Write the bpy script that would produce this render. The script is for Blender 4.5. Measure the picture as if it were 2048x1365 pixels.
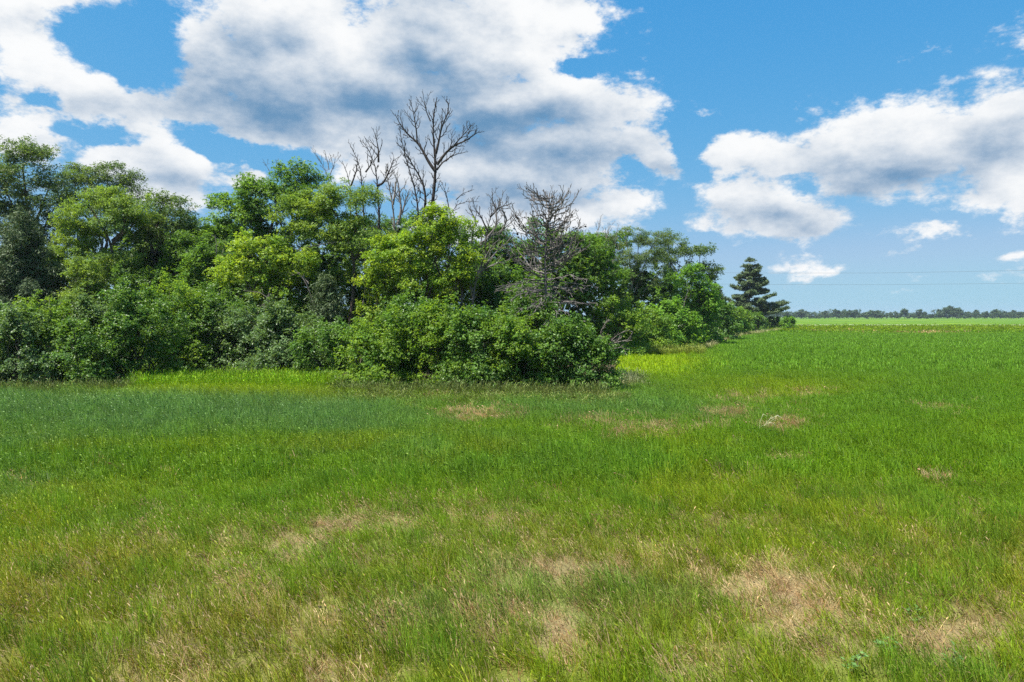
import bpy, math
import numpy as np

for _o in list(bpy.data.objects):
    bpy.data.objects.remove(_o)
SC = bpy.context.scene
COL = SC.collection
RNG = np.random.default_rng(7)

# ------------------------------------------------------------------ camera
CAM_H = 4.0
FPX = 2048 * 24.0 / 36.0            # focal length in photograph pixels
PITCH = math.radians(2.12)          # looking slightly down
cam_d = bpy.data.cameras.new("camera")
cam_d.lens = 24.0
cam_d.sensor_width = 36.0
cam_d.clip_start = 0.1
cam_d.clip_end = 20000.0
cam = bpy.data.objects.new("camera", cam_d)
COL.objects.link(cam)
cam.location = (0, 0, CAM_H)
cam.rotation_euler = (math.radians(90) - PITCH, 0, 0)
SC.camera = cam
SC.render.resolution_x, SC.render.resolution_y = 1024, 682

# ------------------------------------------------------------------ light
SUN_EL, SUN_AZ = math.radians(62), math.radians(-116)     # azimuth measured from the view direction to the right
sun_d = bpy.data.lights.new("sun", "SUN")
sun_d.energy = 5.0
sun_d.angle = math.radians(0.53)
sun_d.color = (1.0, 0.955, 0.88)
sun = bpy.data.objects.new("sun", sun_d)
COL.objects.link(sun)
SUN_DIR = np.array([math.sin(SUN_AZ) * math.cos(SUN_EL), math.cos(SUN_AZ) * math.cos(SUN_EL), math.sin(SUN_EL)])
sun.rotation_euler = (math.radians(90) - SUN_EL, 0, math.pi - SUN_AZ)
SC.view_settings.view_transform = 'Standard'
SC.view_settings.look = 'None'
SC.view_settings.gamma = 1.0
SC.view_settings.use_curve_mapping = False
SC.view_settings.exposure = 1.2
SC.cycles.max_bounces = 7
SC.cycles.diffuse_bounces = 4
SC.cycles.glossy_bounces = 2
SC.cycles.transmission_bounces = 5
SC.cycles.transparent_max_bounces = 8
SC.cycles.use_denoising = False
SC.cycles.denoiser = 'OPENIMAGEDENOISE'
SC.cycles.denoising_input_passes = 'RGB_ALBEDO_NORMAL'
SC.cycles.denoising_prefilter = 'ACCURATE'
SC.cycles.sample_clamp_indirect = 6.0
SC.render.film_transparent = False


def ray(px, py):
    u, v = (px - 1024.0) / FPX, -(py - 682.5) / FPX
    c, s = math.cos(PITCH), math.sin(PITCH)
    return np.array([u, c + s * v, -s + c * v])


def at(px, py, D):
    """World point seen at photograph pixel (px, py) at depth D along the view's ground direction."""
    r = ray(px, py)
    return np.array([0, 0, CAM_H]) + r * (D / r[1])


def ground_at(px, py):
    r = ray(px, py)
    t = -CAM_H / r[2]
    return np.array([r[0] * t, r[1] * t, 0.0])


def gx(px, D):
    return at(px, 632, D)[0]


# ------------------------------------------------------------------ sky with cumulus clouds
def build_sky():
    w = bpy.data.worlds.new("World")
    SC.world = w
    w.use_nodes = True
    nt = w.node_tree
    nt.nodes.clear()
    L = nt.links.new

    def node(kind, **kw):
        n = nt.nodes.new(kind)
        for k, v in kw.items():
            setattr(n, k, v)
        return n

    def inp(n, i, v):
        if isinstance(v, bpy.types.NodeSocket):
            L(v, n.inputs[i])
        elif v is not None:
            n.inputs[i].default_value = v

    def M(op, a, b=None, c=None, clamp=False):
        n = node('ShaderNodeMath', operation=op, use_clamp=clamp)
        inp(n, 0, a); inp(n, 1, b); inp(n, 2, c)
        return n.outputs[0]

    def V(op, a, b=None, c=None):
        n = node('ShaderNodeVectorMath', operation=op)
        inp(n, 0, a); inp(n, 1, b); inp(n, 2, c)
        return n.outputs['Value'] if op == 'LENGTH' else n.outputs[0]

    def noise(vec, scale, detail, rough, lac=2.0):
        n = node('ShaderNodeTexNoise', noise_dimensions='3D')
        inp(n, 'Vector', vec)
        n.inputs['Scale'].default_value = scale
        n.inputs['Detail'].default_value = detail
        n.inputs['Roughness'].default_value = rough
        n.inputs['Lacunarity'].default_value = lac
        return n

    def smooth(x, lo, hi, a=0.0, b=1.0):
        n = node('ShaderNodeMapRange', interpolation_type='SMOOTHSTEP')
        inp(n, 0, x)
        n.inputs[1].default_value = lo; n.inputs[2].default_value = hi
        n.inputs[3].default_value = a; n.inputs[4].default_value = b
        return n.outputs[0]

    tc = node('ShaderNodeTexCoord')
    d = V('NORMALIZE', tc.outputs['Generated'])
    # stretched copy of the direction: clouds are wider than tall
    ds = V('MULTIPLY', d, (1.0, 1.0, 1.75))
    warp1 = V('SUBTRACT', noise(ds, 5.0, 2, 0.5).outputs['Color'], (0.5, 0.5, 0.5))
    warp2 = V('SUBTRACT', noise(ds, 19.0, 4, 0.65).outputs['Color'], (0.5, 0.5, 0.5))
    dw = V('MULTIPLY_ADD', warp1, (0.10, 0.10, 0.075), d)
    dsoft = dw
    dw = V('MULTIPLY_ADD', warp2, (0.050, 0.050, 0.045), dw)
    sep = node('ShaderNodeSeparateXYZ'); L(dw, sep.inputs[0])
    az = M('ARCTAN2', sep.outputs[0], sep.outputs[1])
    el = M('ARCSINE', sep.outputs[2])
    comb = node('ShaderNodeCombineXYZ'); L(az, comb.inputs[0]); L(el, comb.inputs[1])
    p = comb.outputs[0]
    sep2 = node('ShaderNodeSeparateXYZ'); L(dsoft, sep2.inputs[0])
    comb2 = node('ShaderNodeCombineXYZ')
    L(M('ARCTAN2', sep2.outputs[0], sep2.outputs[1]), comb2.inputs[0]); L(M('ARCSINE', sep2.outputs[2]), comb2.inputs[1])
    p_soft = comb2.outputs[0]

    def blobs(lst, start, p):
        acc = start
        for b in lst:
            px, py, rx, ry = b[:4]
            wgt = b[4] if len(b) > 4 else 1.0
            r = ray(px, py); r = r / np.linalg.norm(r)
            ca, ce = math.atan2(r[0], r[1]), math.asin(r[2])
            ra, re = rx / FPX * math.cos(ca), ry / FPX * math.cos(ce)
            q = V('MULTIPLY_ADD', p, (1 / ra, 1 / re, 0), (-ca / ra, -ce / re, 0))
            ln = V('LENGTH', q)
            val = M('MULTIPLY_ADD', ln, -wgt, wgt)
            acc = M('SMOOTH_MAX', acc, val, 0.25)
        return acc

    masses = [  # px, py, rx, ry of the cloud masses
        (620, 50, 370, 170), (900, 70, 380, 170), (1080, 40, 200, 150), (470, 130, 210, 160), (700, 195, 430, 130),
        (1000, 215, 340, 110), (1185, 222, 185, 92), (30, 60, 150, 110, .8), (110, 130, 130, 80, .8), (190, 195, 150, 75, .85),
        (310, 225, 190, 75, .85), (440, 235, 170, 62, .85), (60, -20, 260, 60, .8), (190, 25, 110, 45, .5), (10, 205, 80, 40, .5),
        (70, 232, 90, 24, .45), (40, 285, 115, 55, .9), (290, 335, 185, 88, .95), (360, 390, 100, 60, .8), (470, 360, 45, 32, .7),
        (640, 285, 230, 60, .95), (810, 300, 260, 105, 1.1), (980, 335, 300, 100, 1.1), (1180, 312, 185, 62, .9), (1325, 330, 112, 55, .85),
        (1050, 410, 260, 90, 1.0), (1235, 405, 95, 60, .7), (1200, 20, 75, 60, .55), (1190, 65, 60, 40, .5),
        (1490, 312, 105, 52, .85), (1600, 322, 155, 72, .95), (1745, 290, 175, 92, 1.0), (1850, 285, 180, 105, 1.0), (1985, 248, 155, 110, 1.0),
        (2075, 305, 170, 100, .9), (1755, 362, 210, 48, .8), (1960, 372, 105, 36, .55),
        (1478, 412, 125, 72, .85), (1540, 443, 185, 48, .85), (1625, 440, 85, 36, .7), (1400, 462, 70, 25, .5),
        (1420, 226, 28, 13, .26), (1828, 108, 40, 34, .2), (2040, 95, 60, 38, .4), (1810, 493, 100, 16, .36), (1600, 518, 76, 20, .40),
        (1655, 541, 90, 13, .34), (1880, 462, 80, 12, .32), (2030, 502, 70, 13, .32), (1760, 556, 120, 12, .16), (1950, 560, 90, 12, .16), (1500, 500, 60, 14, .16), (2048, 405, 40, 28, .35), (1690, 415, 26, 20, .3),
    ]
    mass = blobs(masses, -0.6, p)
    holes = blobs([(235, 90, 170, 100, .7), (285, 140, 80, 70, .6), (1265, 345, 50, 28, .5), (1390, 300, 60, 90, .6), (470, 300, 130, 34, .6), (190, 284, 150, 20, .45), (560, 325, 70, 40, .5), (90, 205, 40, 26, .4), (1180, 130, 60, 26, .5)], -0.3, p)
    mass = M('SUBTRACT', mass, M('MULTIPLY', M('MAXIMUM', holes, 0.0), 1.2))
    # beyond the frame the same broken cumulus goes on
    loose = smooth(noise(ds, 2.2, 3, 0.5).outputs[0], 0.40, 0.72, -0.7, 0.75)
    aw = smooth(M('ABSOLUTE', az), 0.80, 1.05)
    up = smooth(el, 0.50, 0.72)
    lowfade = smooth(el, 0.02, 0.12)
    outside = M('MULTIPLY', M('MAXIMUM', aw, up), lowfade)
    far_mass = M('MULTIPLY_ADD', M('SUBTRACT', loose, -0.6), outside, -0.6)
    mass = M('MAXIMUM', mass, far_mass)

    f0 = noise(ds, 12.0, 8, 0.655).outputs[0]
    lit_vec = V('ADD', ds, (0.010, 0.0, 0.040))
    f1 = noise(lit_vec, 12.0, 6, 0.60).outputs[0]
    f0s = noise(ds, 12.0, 6, 0.60).outputs[0]
    dens = M('MULTIPLY_ADD', M('SUBTRACT', f0, 0.545), 2.1, mass)
    alpha = smooth(dens, -0.04, 0.36)
    thin = M('POWER', alpha, 1.15)

    shade_l = [  # the grey undersides
        (530, 215, 260, 85), (470, 120, 140, 110, .7), (720, 210, 400, 85), (880, 160, 210, 105, .85), (970, 268, 330, 95, .95),
        (1085, 250, 220, 66, .85), (1120, 320, 270, 66, .75), (1000, 385, 280, 70, .7), (865, 45, 140, 70, .55), (560, 85, 120, 60, .5),
        (1770, 345, 280, 50, .75), (1995, 278, 150, 60, .7), (1560, 442, 240, 32, .5), (1335, 352, 130, 28, .5), (830, 320, 170, 55, .5),
        (300, 240, 200, 34, .35), (300, 370, 160, 40, .35),
    ]
    base = blobs(shade_l, -0.5, p_soft)
    base_sh = smooth(M('MULTIPLY_ADD', M('SUBTRACT', f0s, 0.5), 0.9, base), -0.40, 1.05)
    generic = M('MULTIPLY', outside, smooth(mass, 0.2, 0.8, 0.0, 0.55))
    base_sh = M('MAXIMUM', base_sh, generic)
    relief = M('MULTIPLY', M('SUBTRACT', f0s, f1), 1.35)          # side turned to the sun is lighter
    sh = M('MULTIPLY_ADD', base_sh, 0.86, 0.05)
    sh = M('SUBTRACT', sh, relief)
    sh = smooth(sh, -0.12, 1.12)

    ramp = node('ShaderNodeMix', data_type='RGBA')
    L(sh, ramp.inputs[0])
    ramp.inputs[6].default_value = (7.9, 8.0, 8.05, 1)
    ramp.inputs[7].default_value = (1.15, 2.45, 4.1, 1)

    sky = node('ShaderNodeTexSky', sky_type='NISHITA', sun_disc=False)
    sky.sun_elevation = SUN_EL
    sky.sun_rotation = SUN_AZ
    sky.altitude = 400
    sky.air_density = 1.0
    sky.dust_density = 0.3
    sky.ozone_density = 2.2
    grade = node('ShaderNodeHueSaturation')
    grade.inputs['Saturation'].default_value = 1.0
    grade.inputs['Value'].default_value = 1.1
    L(sky.outputs[0], grade.inputs['Color'])

    # the photograph's colour rendering of a clear sky, the same curve for every direction
    graded = V('MULTIPLY', grade.outputs[0], (0.0738, 0.1107, 0.1378))
    sp = node('ShaderNodeSeparateXYZ'); L(graded, sp.inputs[0])
    cb = node('ShaderNodeCombineXYZ')
    for i, (g, a) in enumerate(((1.30, 1.48), (0.47, 0.665), (0.15, 0.795))):
        ch = M('MULTIPLY', M('POWER', sp.outputs[i], g), a / 0.123)
        L(M('SMOOTH_MIN', ch, 3.05, 0.8) if i == 0 else ch, cb.inputs[i])
    tint = cb.outputs[0]
    mix = node('ShaderNodeMix', data_type='RGBA')
    L(thin, mix.inputs[0]); L(tint, mix.inputs[6]); L(ramp.outputs[2], mix.inputs[7])
    bg = node('ShaderNodeBackground')
    bg.inputs['Strength'].default_value = 0.0535
    L(mix.outputs[2], bg.inputs['Color'])
    out = node('ShaderNodeOutputWorld')
    L(bg.outputs[0], out.inputs['Surface'])
    w.cycles.sampling_method = 'MANUAL'
    w.cycles.sample_map_resolution = 512


build_sky()


# ------------------------------------------------------------------ helpers: noise, meshes, materials
def _hash(ix, iy, seed):
    n = (ix.astype(np.int64) * 374761393 + iy.astype(np.int64) * 668265263 + seed * 982451653) & 0xFFFFFFFF
    n = ((n ^ (n >> 13)) * 1274126177) & 0xFFFFFFFF
    return ((n ^ (n >> 16)) & 0xFFFFFF) / float(0xFFFFFF)


def vnoise(x, y, seed=0):
    x = np.asarray(x, float); y = np.asarray(y, float)
    ix, iy = np.floor(x), np.floor(y)
    fx, fy = x - ix, y - iy
    fx, fy = fx * fx * (3 - 2 * fx), fy * fy * (3 - 2 * fy)
    a = _hash(ix, iy, seed); b = _hash(ix + 1, iy, seed)
    c = _hash(ix, iy + 1, seed); d = _hash(ix + 1, iy + 1, seed)
    return (a * (1 - fx) + b * fx) * (1 - fy) + (c * (1 - fx) + d * fx) * fy


def fbm(x, y, seed=0, octs=4):
    t, amp, tot = 0.0, 1.0, 0.0
    for k in range(octs):
        t = t + amp * vnoise(x * 2 ** k, y * 2 ** k, seed + 17 * k)
        tot += amp
        amp *= 0.55
    return t / tot


def sstep(x, a, b):
    t = np.clip((x - a) / (b - a), 0, 1)
    return t * t * (3 - 2 * t)


def unit(v):
    return v / np.maximum(np.linalg.norm(v, axis=-1, keepdims=True), 1e-9)


def rand_unit(n, rng):
    return unit(rng.normal(size=(n, 3)))


def mesh_polys(name, verts, faces_flat, starts, mat, face_col=None, smooth=False):
    me = bpy.data.meshes.new(name)
    verts = np.ascontiguousarray(verts, dtype=np.float32)
    me.vertices.add(len(verts)); me.vertices.foreach_set("co", verts.ravel())
    me.loops.add(len(faces_flat)); me.loops.foreach_set("vertex_index", np.ascontiguousarray(faces_flat, dtype=np.int32))
    me.polygons.add(len(starts)); me.polygons.foreach_set("loop_start", np.ascontiguousarray(starts, dtype=np.int32))
    if smooth:
        me.polygons.foreach_set("use_smooth", np.ones(len(starts), dtype=bool))
    else:
        me.polygons.foreach_set("use_smooth", np.zeros(len(starts), dtype=bool))
    me.update(calc_edges=True)
    if face_col is not None:
        a = me.attributes.new("col", 'FLOAT_COLOR', 'FACE')
        c = np.ones((len(starts), 4), dtype=np.float32); c[:, :3] = face_col
        a.data.foreach_set("color", c.ravel())
    if mat is not None:
        me.materials.append(mat)
    return me


def leaf_mesh(name, v, mat, face_col=None):
    n, k = v.shape[:2]
    return mesh_polys(name, v.reshape(-1, 3), np.arange(n * k), np.arange(n) * k, mat, face_col)


def link(name, data, parent=None, loc=None):
    o = bpy.data.objects.new(name, data)
    COL.objects.link(o)
    if parent is not None:
        o.parent = parent
    if loc is not None:
        o.location = loc
    return o


def tag(o, label=None, cat=None, group=None, kind=None):
    if label: o["label"] = label
    if cat: o["category"] = cat
    if group: o["group"] = group
    if kind: o["kind"] = kind
    return o


def thing(name, loc, label, cat, group=None):
    return tag(link(name, None, loc=tuple(float(v) for v in loc)), label, cat, group)


def tubes(name, paths, mat, sides=6):
    """One mesh of tapered tubes; paths = [(points Nx3, radii N)]."""
    V, F, S, base = [], [], [], 0
    ang = np.arange(sides) / sides * 2 * np.pi
    ca, sa = np.cos(ang), np.sin(ang)
    for pts, rad in paths:
        pts = np.asarray(pts, float); rad = np.asarray(rad, float)
        n = len(pts)
        k = sides if rad[0] > 0.03 else 4 if rad[0] > 0.012 else 3
        if k != sides:
            an = np.arange(k) / k * 2 * np.pi
            c_, s_ = np.cos(an), np.sin(an)
        else:
            c_, s_ = ca, sa
        t = np.gradient(pts, axis=0); t = unit(t)
        ref = np.array([0.31, 0.87, 0.11]) if abs(t[0][2]) > 0.6 else np.array([0.05, 0.1, 1.0])
        u = unit(np.cross(t, ref)); v = np.cross(t, u)
        ring = pts[:, None, :] + rad[:, None, None] * (c_[None, :, None] * u[:, None, :] + s_[None, :, None] * v[:, None, :])
        V.append(ring.reshape(-1, 3))
        i = np.arange(n - 1)[:, None] * k; j = np.arange(k)[None, :]; j2 = (j + 1) % k
        q = np.stack([i + j, i + j2, i + k + j2, i + k + j], -1).reshape(-1, 4) + base
        F.append(q)
        base += n * k
    V = np.concatenate(V); F = np.concatenate(F)
    return mesh_polys(name, V, F.ravel(), np.arange(len(F)) * 4, mat, smooth=True)


def bend(a, b, rng, n=7, wob=0.08, sag=0.0, start_dir=None):
    """A curved path from a to b."""
    a, b = np.asarray(a, float), np.asarray(b, float)
    L = np.linalg.norm(b - a)
    s = np.linspace(0, 1, n)[:, None]
    if start_dir is None:
        c = (a + b) / 2
    else:
        c = a + unit(np.asarray(start_dir, float)) * L * 0.5
    p = (1 - s) ** 2 * a + 2 * s * (1 - s) * c + s ** 2 * b
    w = rng.normal(size=(n, 3)) * wob * L * 0.35
    w[0] = 0; w[-1] = 0
    p = p + w * np.sin(s * np.pi)
    p[:, 2] += sag * L * np.sin(s[:, 0] * np.pi)
    return p


def resample(p, n):
    p = np.asarray(p, float)
    d = np.r_[0, np.cumsum(np.linalg.norm(np.diff(p, axis=0), axis=1))]
    # Catmull-like smoothing through extra interpolation
    s = np.linspace(0, d[-1], n)
    q = np.stack([np.interp(s, d, p[:, i]) for i in range(3)], 1)
    if n > 6:
        for _ in range(2):
            q[1:-1] = 0.25 * q[:-2] + 0.5 * q[1:-1] + 0.25 * q[2:]
    return q


# materials
def new_mat(name):
    m = bpy.data.materials.new(name)
    m.use_nodes = True
    nt = m.node_tree
    nt.nodes.clear()
    return m, nt, nt.nodes.new, nt.links.new


def leaf_mat(name, trans=0.38, rough=0.42, spec=0.45, attr='col', kind='GEOMETRY', tcol=(1.25, 1.18, 0.55), gain=1.0):
    m, nt, N, L = new_mat(name)
    at_ = N('ShaderNodeAttribute'); at_.attribute_name = attr; at_.attribute_type = kind
    col = at_.outputs['Color']
    if gain != 1.0:
        g = N('ShaderNodeVectorMath'); g.operation = 'SCALE'; L(col, g.inputs[0]); g.inputs['Scale'].default_value = gain
        col = g.outputs[0]
    b = N('ShaderNodeBsdfPrincipled')
    b.inputs['Roughness'].default_value = rough
    b.inputs['Specular IOR Level'].default_value = spec
    L(col, b.inputs['Base Color'])
    tm = N('ShaderNodeVectorMath'); tm.operation = 'MULTIPLY'
    L(col, tm.inputs[0]); tm.inputs[1].default_value = tcol
    t = N('ShaderNodeBsdfTranslucent'); L(tm.outputs[0], t.inputs['Color'])
    mx = N('ShaderNodeMixShader'); mx.inputs[0].default_value = trans
    L(b.outputs[0], mx.inputs[1]); L(t.outputs[0], mx.inputs[2])
    o = N('ShaderNodeOutputMaterial'); L(mx.outputs[0], o.inputs[0])
    return m


def bark_mat(name, c1, c2, scale=6.0, rough=0.9):
    m, nt, N, L = new_mat(name)
    tc = N('ShaderNodeTexCoord')
    mp = N('ShaderNodeMapping'); L(tc.outputs['Object'], mp.inputs[0]); mp.inputs['Scale'].default_value = (1, 1, 0.22)
    n1 = N('ShaderNodeTexNoise'); L(mp.outputs[0], n1.inputs['Vector'])
    n1.inputs['Scale'].default_value = scale; n1.inputs['Detail'].default_value = 5; n1.inputs['Roughness'].default_value = 0.65
    r = N('ShaderNodeValToRGB'); L(n1.outputs[0], r.inputs[0])
    r.color_ramp.elements[0].position = 0.32; r.color_ramp.elements[0].color = (*c1, 1)
    r.color_ramp.elements[1].position = 0.70; r.color_ramp.elements[1].color = (*c2, 1)
    b = N('ShaderNodeBsdfPrincipled'); b.inputs['Roughness'].default_value = rough
    b.inputs['Specular IOR Level'].default_value = 0.2
    L(r.outputs[0], b.inputs['Base Color'])
    bp = N('ShaderNodeBump'); bp.inputs['Strength'].default_value = 0.6; bp.inputs['Distance'].default_value = 0.03
    L(n1.outputs[0], bp.inputs['Height']); L(bp.outputs[0], b.inputs['Normal'])
    o = N('ShaderNodeOutputMaterial'); L(b.outputs[0], o.inputs[0])
    return m


LEAF = leaf_mat("leaf", trans=0.5, rough=.5, spec=.3)
LEAF_GLOSSY = leaf_mat("glossy_leaf", trans=0.42, rough=0.45, spec=0.4)
NEEDLE = leaf_mat("needle", trans=0.12, rough=0.55, spec=0.3)
BARK = bark_mat("bark", (0.035, 0.026, 0.020), (0.13, 0.105, 0.085))
BARK_GREY = bark_mat("grey_dead_bark", (0.075, 0.062, 0.055), (0.27, 0.235, 0.21), 5.0)
BARK_DEAD = bark_mat("dark_dead_bark", (0.015, 0.012, 0.011), (0.060, 0.048, 0.043), 5.0)
BARK_PINE = bark_mat("dead_pine_bark", (0.062, 0.055, 0.052), (0.205, 0.182, 0.170), 5.0)


# ------------------------------------------------------------------ ground, its zones and colours
def to_px(X, Y):
    """Where a ground point lies in the photograph; used once to lay out the field's patches on the ground."""
    Y = np.maximum(Y, 1.5)
    return 1024 + X / Y * FPX, 632 + CAM_H / Y * FPX


EDGE_X = [-2500, -400, 240, 300, 640, 690, 1212, 1232, 1240, 1392, 1470, 1562, 1566, 9000]
EDGE_Y = [812, 796, 790, 768, 767, 793, 797, 774, 711, 707, 674, 660, 630, 630]


def wood_edge(px):
    return np.interp(px, EDGE_X, EDGE_Y)


def patch(px, py, cx, cy, rx, ry):
    q = ((px - cx) / rx) ** 2 + ((py - cy) / ry) ** 2
    return np.exp(-q * .9)


DRY = [(950, 835, 70, 14, .9), (1330, 866, 120, 14, .6), (1200, 852, 60, 14, .6), (1462, 830, 36, 9, .9), (1560, 850, 50, 13, 1), (1530, 800, 60, 10, .5), (1620, 796, 50, 6, .7),
       (1890, 825, 34, 9, .8), (1870, 970, 55, 9, .9), (690, 1055, 90, 26, .9), (590, 1085, 110, 34, .8), (430, 1135, 60, 28, .8), (820, 1050, 70, 40, .45), (1160, 1140, 130, 34, .85),
       (1010, 1040, 90, 36, .5), (1560, 1180, 120, 50, 1), (1620, 1240, 90, 50, 1), (1920, 1275, 150, 56, .95), (1700, 1290, 100, 40, .75), (1130, 1275, 70, 50, .95), (660, 1240, 150, 60, .3),
       (250, 1240, 150, 50, .3), (980, 1230, 80, 60, .5), (1330, 1110, 90, 30, .55), (1560, 920, 34, 8, .7), (500, 1190, 120, 40, .5), (880, 1010, 70, 18, .4), (1450, 1060, 80, 26, .45),
       (1760, 1130, 90, 30, .4), (350, 1330, 140, 40, .4), (1400, 1330, 120, 40, .5), (260, 770, 60, 3, .7), (1120, 776, 60, 4, .35), (880, 790, 40, 7, .5), (1850, 667, 90, 1.8, .7), (1680, 664.5, 60, 1.4, .4)]
C_GREEN = np.array([.146, .272, .012]); C_YEL = np.array([.205, .295, .012]); C_BLUE = np.array([.132, .262, .070]); C_OLIVE = np.array([.250, .255, .026])
C_TAN = np.array([.47, .35, .19]); C_DARK = np.array([.124, .258, .020]); C_FAR = np.array([.092, .185, .018]); C_LIME = np.array([.27, .40, .010])


def zones(X, Y):
    px, py = to_px(X, Y)
    w1 = (fbm(X * .11, Y * .11, 3) - .5); w2 = (fbm(X * .45, Y * .45, 9) - .5); w3 = (fbm(X * 1.6, Y * 1.6, 21, 3) - .5)
    qx = px + w1 * 260 + w2 * 90
    qy = py + (w1 * 60 + w2 * 34) * np.clip((py - 640) / 250, .05, 1.6)
    dry = np.zeros_like(px)
    for cx, cy, rx, ry, a in DRY:
        dry = np.maximum(dry, a * patch(px + w2 * 90 + w3 * 60, py + (w2 * 40 + w3 * 26) * np.clip((py - 640) / 300, .05, 1.6), cx, cy, rx, ry))
    fg = sstep(py, 930, 1230)
    dry = np.maximum(dry, fg * sstep(fbm(X * .55, Y * .55, 31, 5), .56, .74) * .5)
    dry = np.clip(dry, 0, 1)
    qb = py + w1 * 190 + w2 * 70
    blue = sstep(qx, 1150, 620) * sstep(py, 776, 800) * (1 - sstep(qb, 835, 925))
    blue = np.maximum(blue, .75 * patch(qx, qy, 1180, 818, 270, 34))
    blue = np.maximum(blue, .45 * patch(qx, qy, 30, 1000, 150, 60))
    blue = np.maximum(blue, .5 * sstep(fbm(X * .22, Y * .22, 41, 4), .58, .72) * sstep(py, 1000, 1100))
    dark = sstep(px, 1330, 1480) * (1 - sstep(qy, 735, 800)) * sstep(py, 664, 676)
    dark = np.maximum(dark, .85 * patch(qx, qy, 1900, 810, 320, 55))
    dark = np.maximum(dark, .7 * sstep(fbm(X * .16, Y * .16, 51, 4), .55, .70) * (1 - sstep(py, 950, 1100)))
    lime = np.clip(np.maximum(patch(px + w2 * 60, py + w2 * 10, 1295, 732, 95, 21) * 1.4, patch(px, py, 450, 782, 220, 14) * 1.2), 0, 1)
    yel = patch(px + w2 * 80, py, 900, 790, 300, 12) * .6
    yel = np.maximum(yel, patch(px + w2 * 80, py, 640, 797, 420, 12) * .8)
    yel = np.maximum(yel, patch(qx, qy, 1590, 785, 130, 22) * .9)
    yel = np.maximum(yel, sstep(py, 652, 656) * (1 - sstep(py, 662, 668)) * .9)
    yel = np.maximum(yel, .75 * sstep(fbm(X * .2, Y * .2, 61, 4), .52, .68) * sstep(py, 840, 900))
    yel = np.clip(yel, 0, 1)
    olive = sstep(py, 930, 1180) * np.clip(.33 + 1.6 * (fbm(X * .28, Y * .28, 71, 4) - .42), 0, .9)
    far = 1 - sstep(py, 649, 652)
    return dict(px=px, py=py, dry=dry, blue=blue, dark=dark, yel=yel, olive=olive, far=far, lime=lime)


def zone_colour(z):
    def mx(c, k, t):
        return c * (1 - t[:, None]) + k * t[:, None]
    c = np.tile(C_GREEN, (len(z['px']), 1))
    c = mx(c, C_DARK, z['dark'])
    c = mx(c, C_OLIVE, z['olive'])
    c = mx(c, C_BLUE, z['blue'] * .85)
    c = mx(c, C_YEL, z['yel'])
    c = mx(c, C_LIME, z['lime'])
    c = mx(c, C_FAR, z['far'])
    return c


def ground_height(X, Y):
    r = np.hypot(X, Y)
    f = 1 - sstep(r, 60, 200)
    return ((fbm(X * .06, Y * .06, 81, 3) - .5) * .30 + (fbm(X * .5, Y * .5, 83, 3) - .5) * .07) * f


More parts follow.
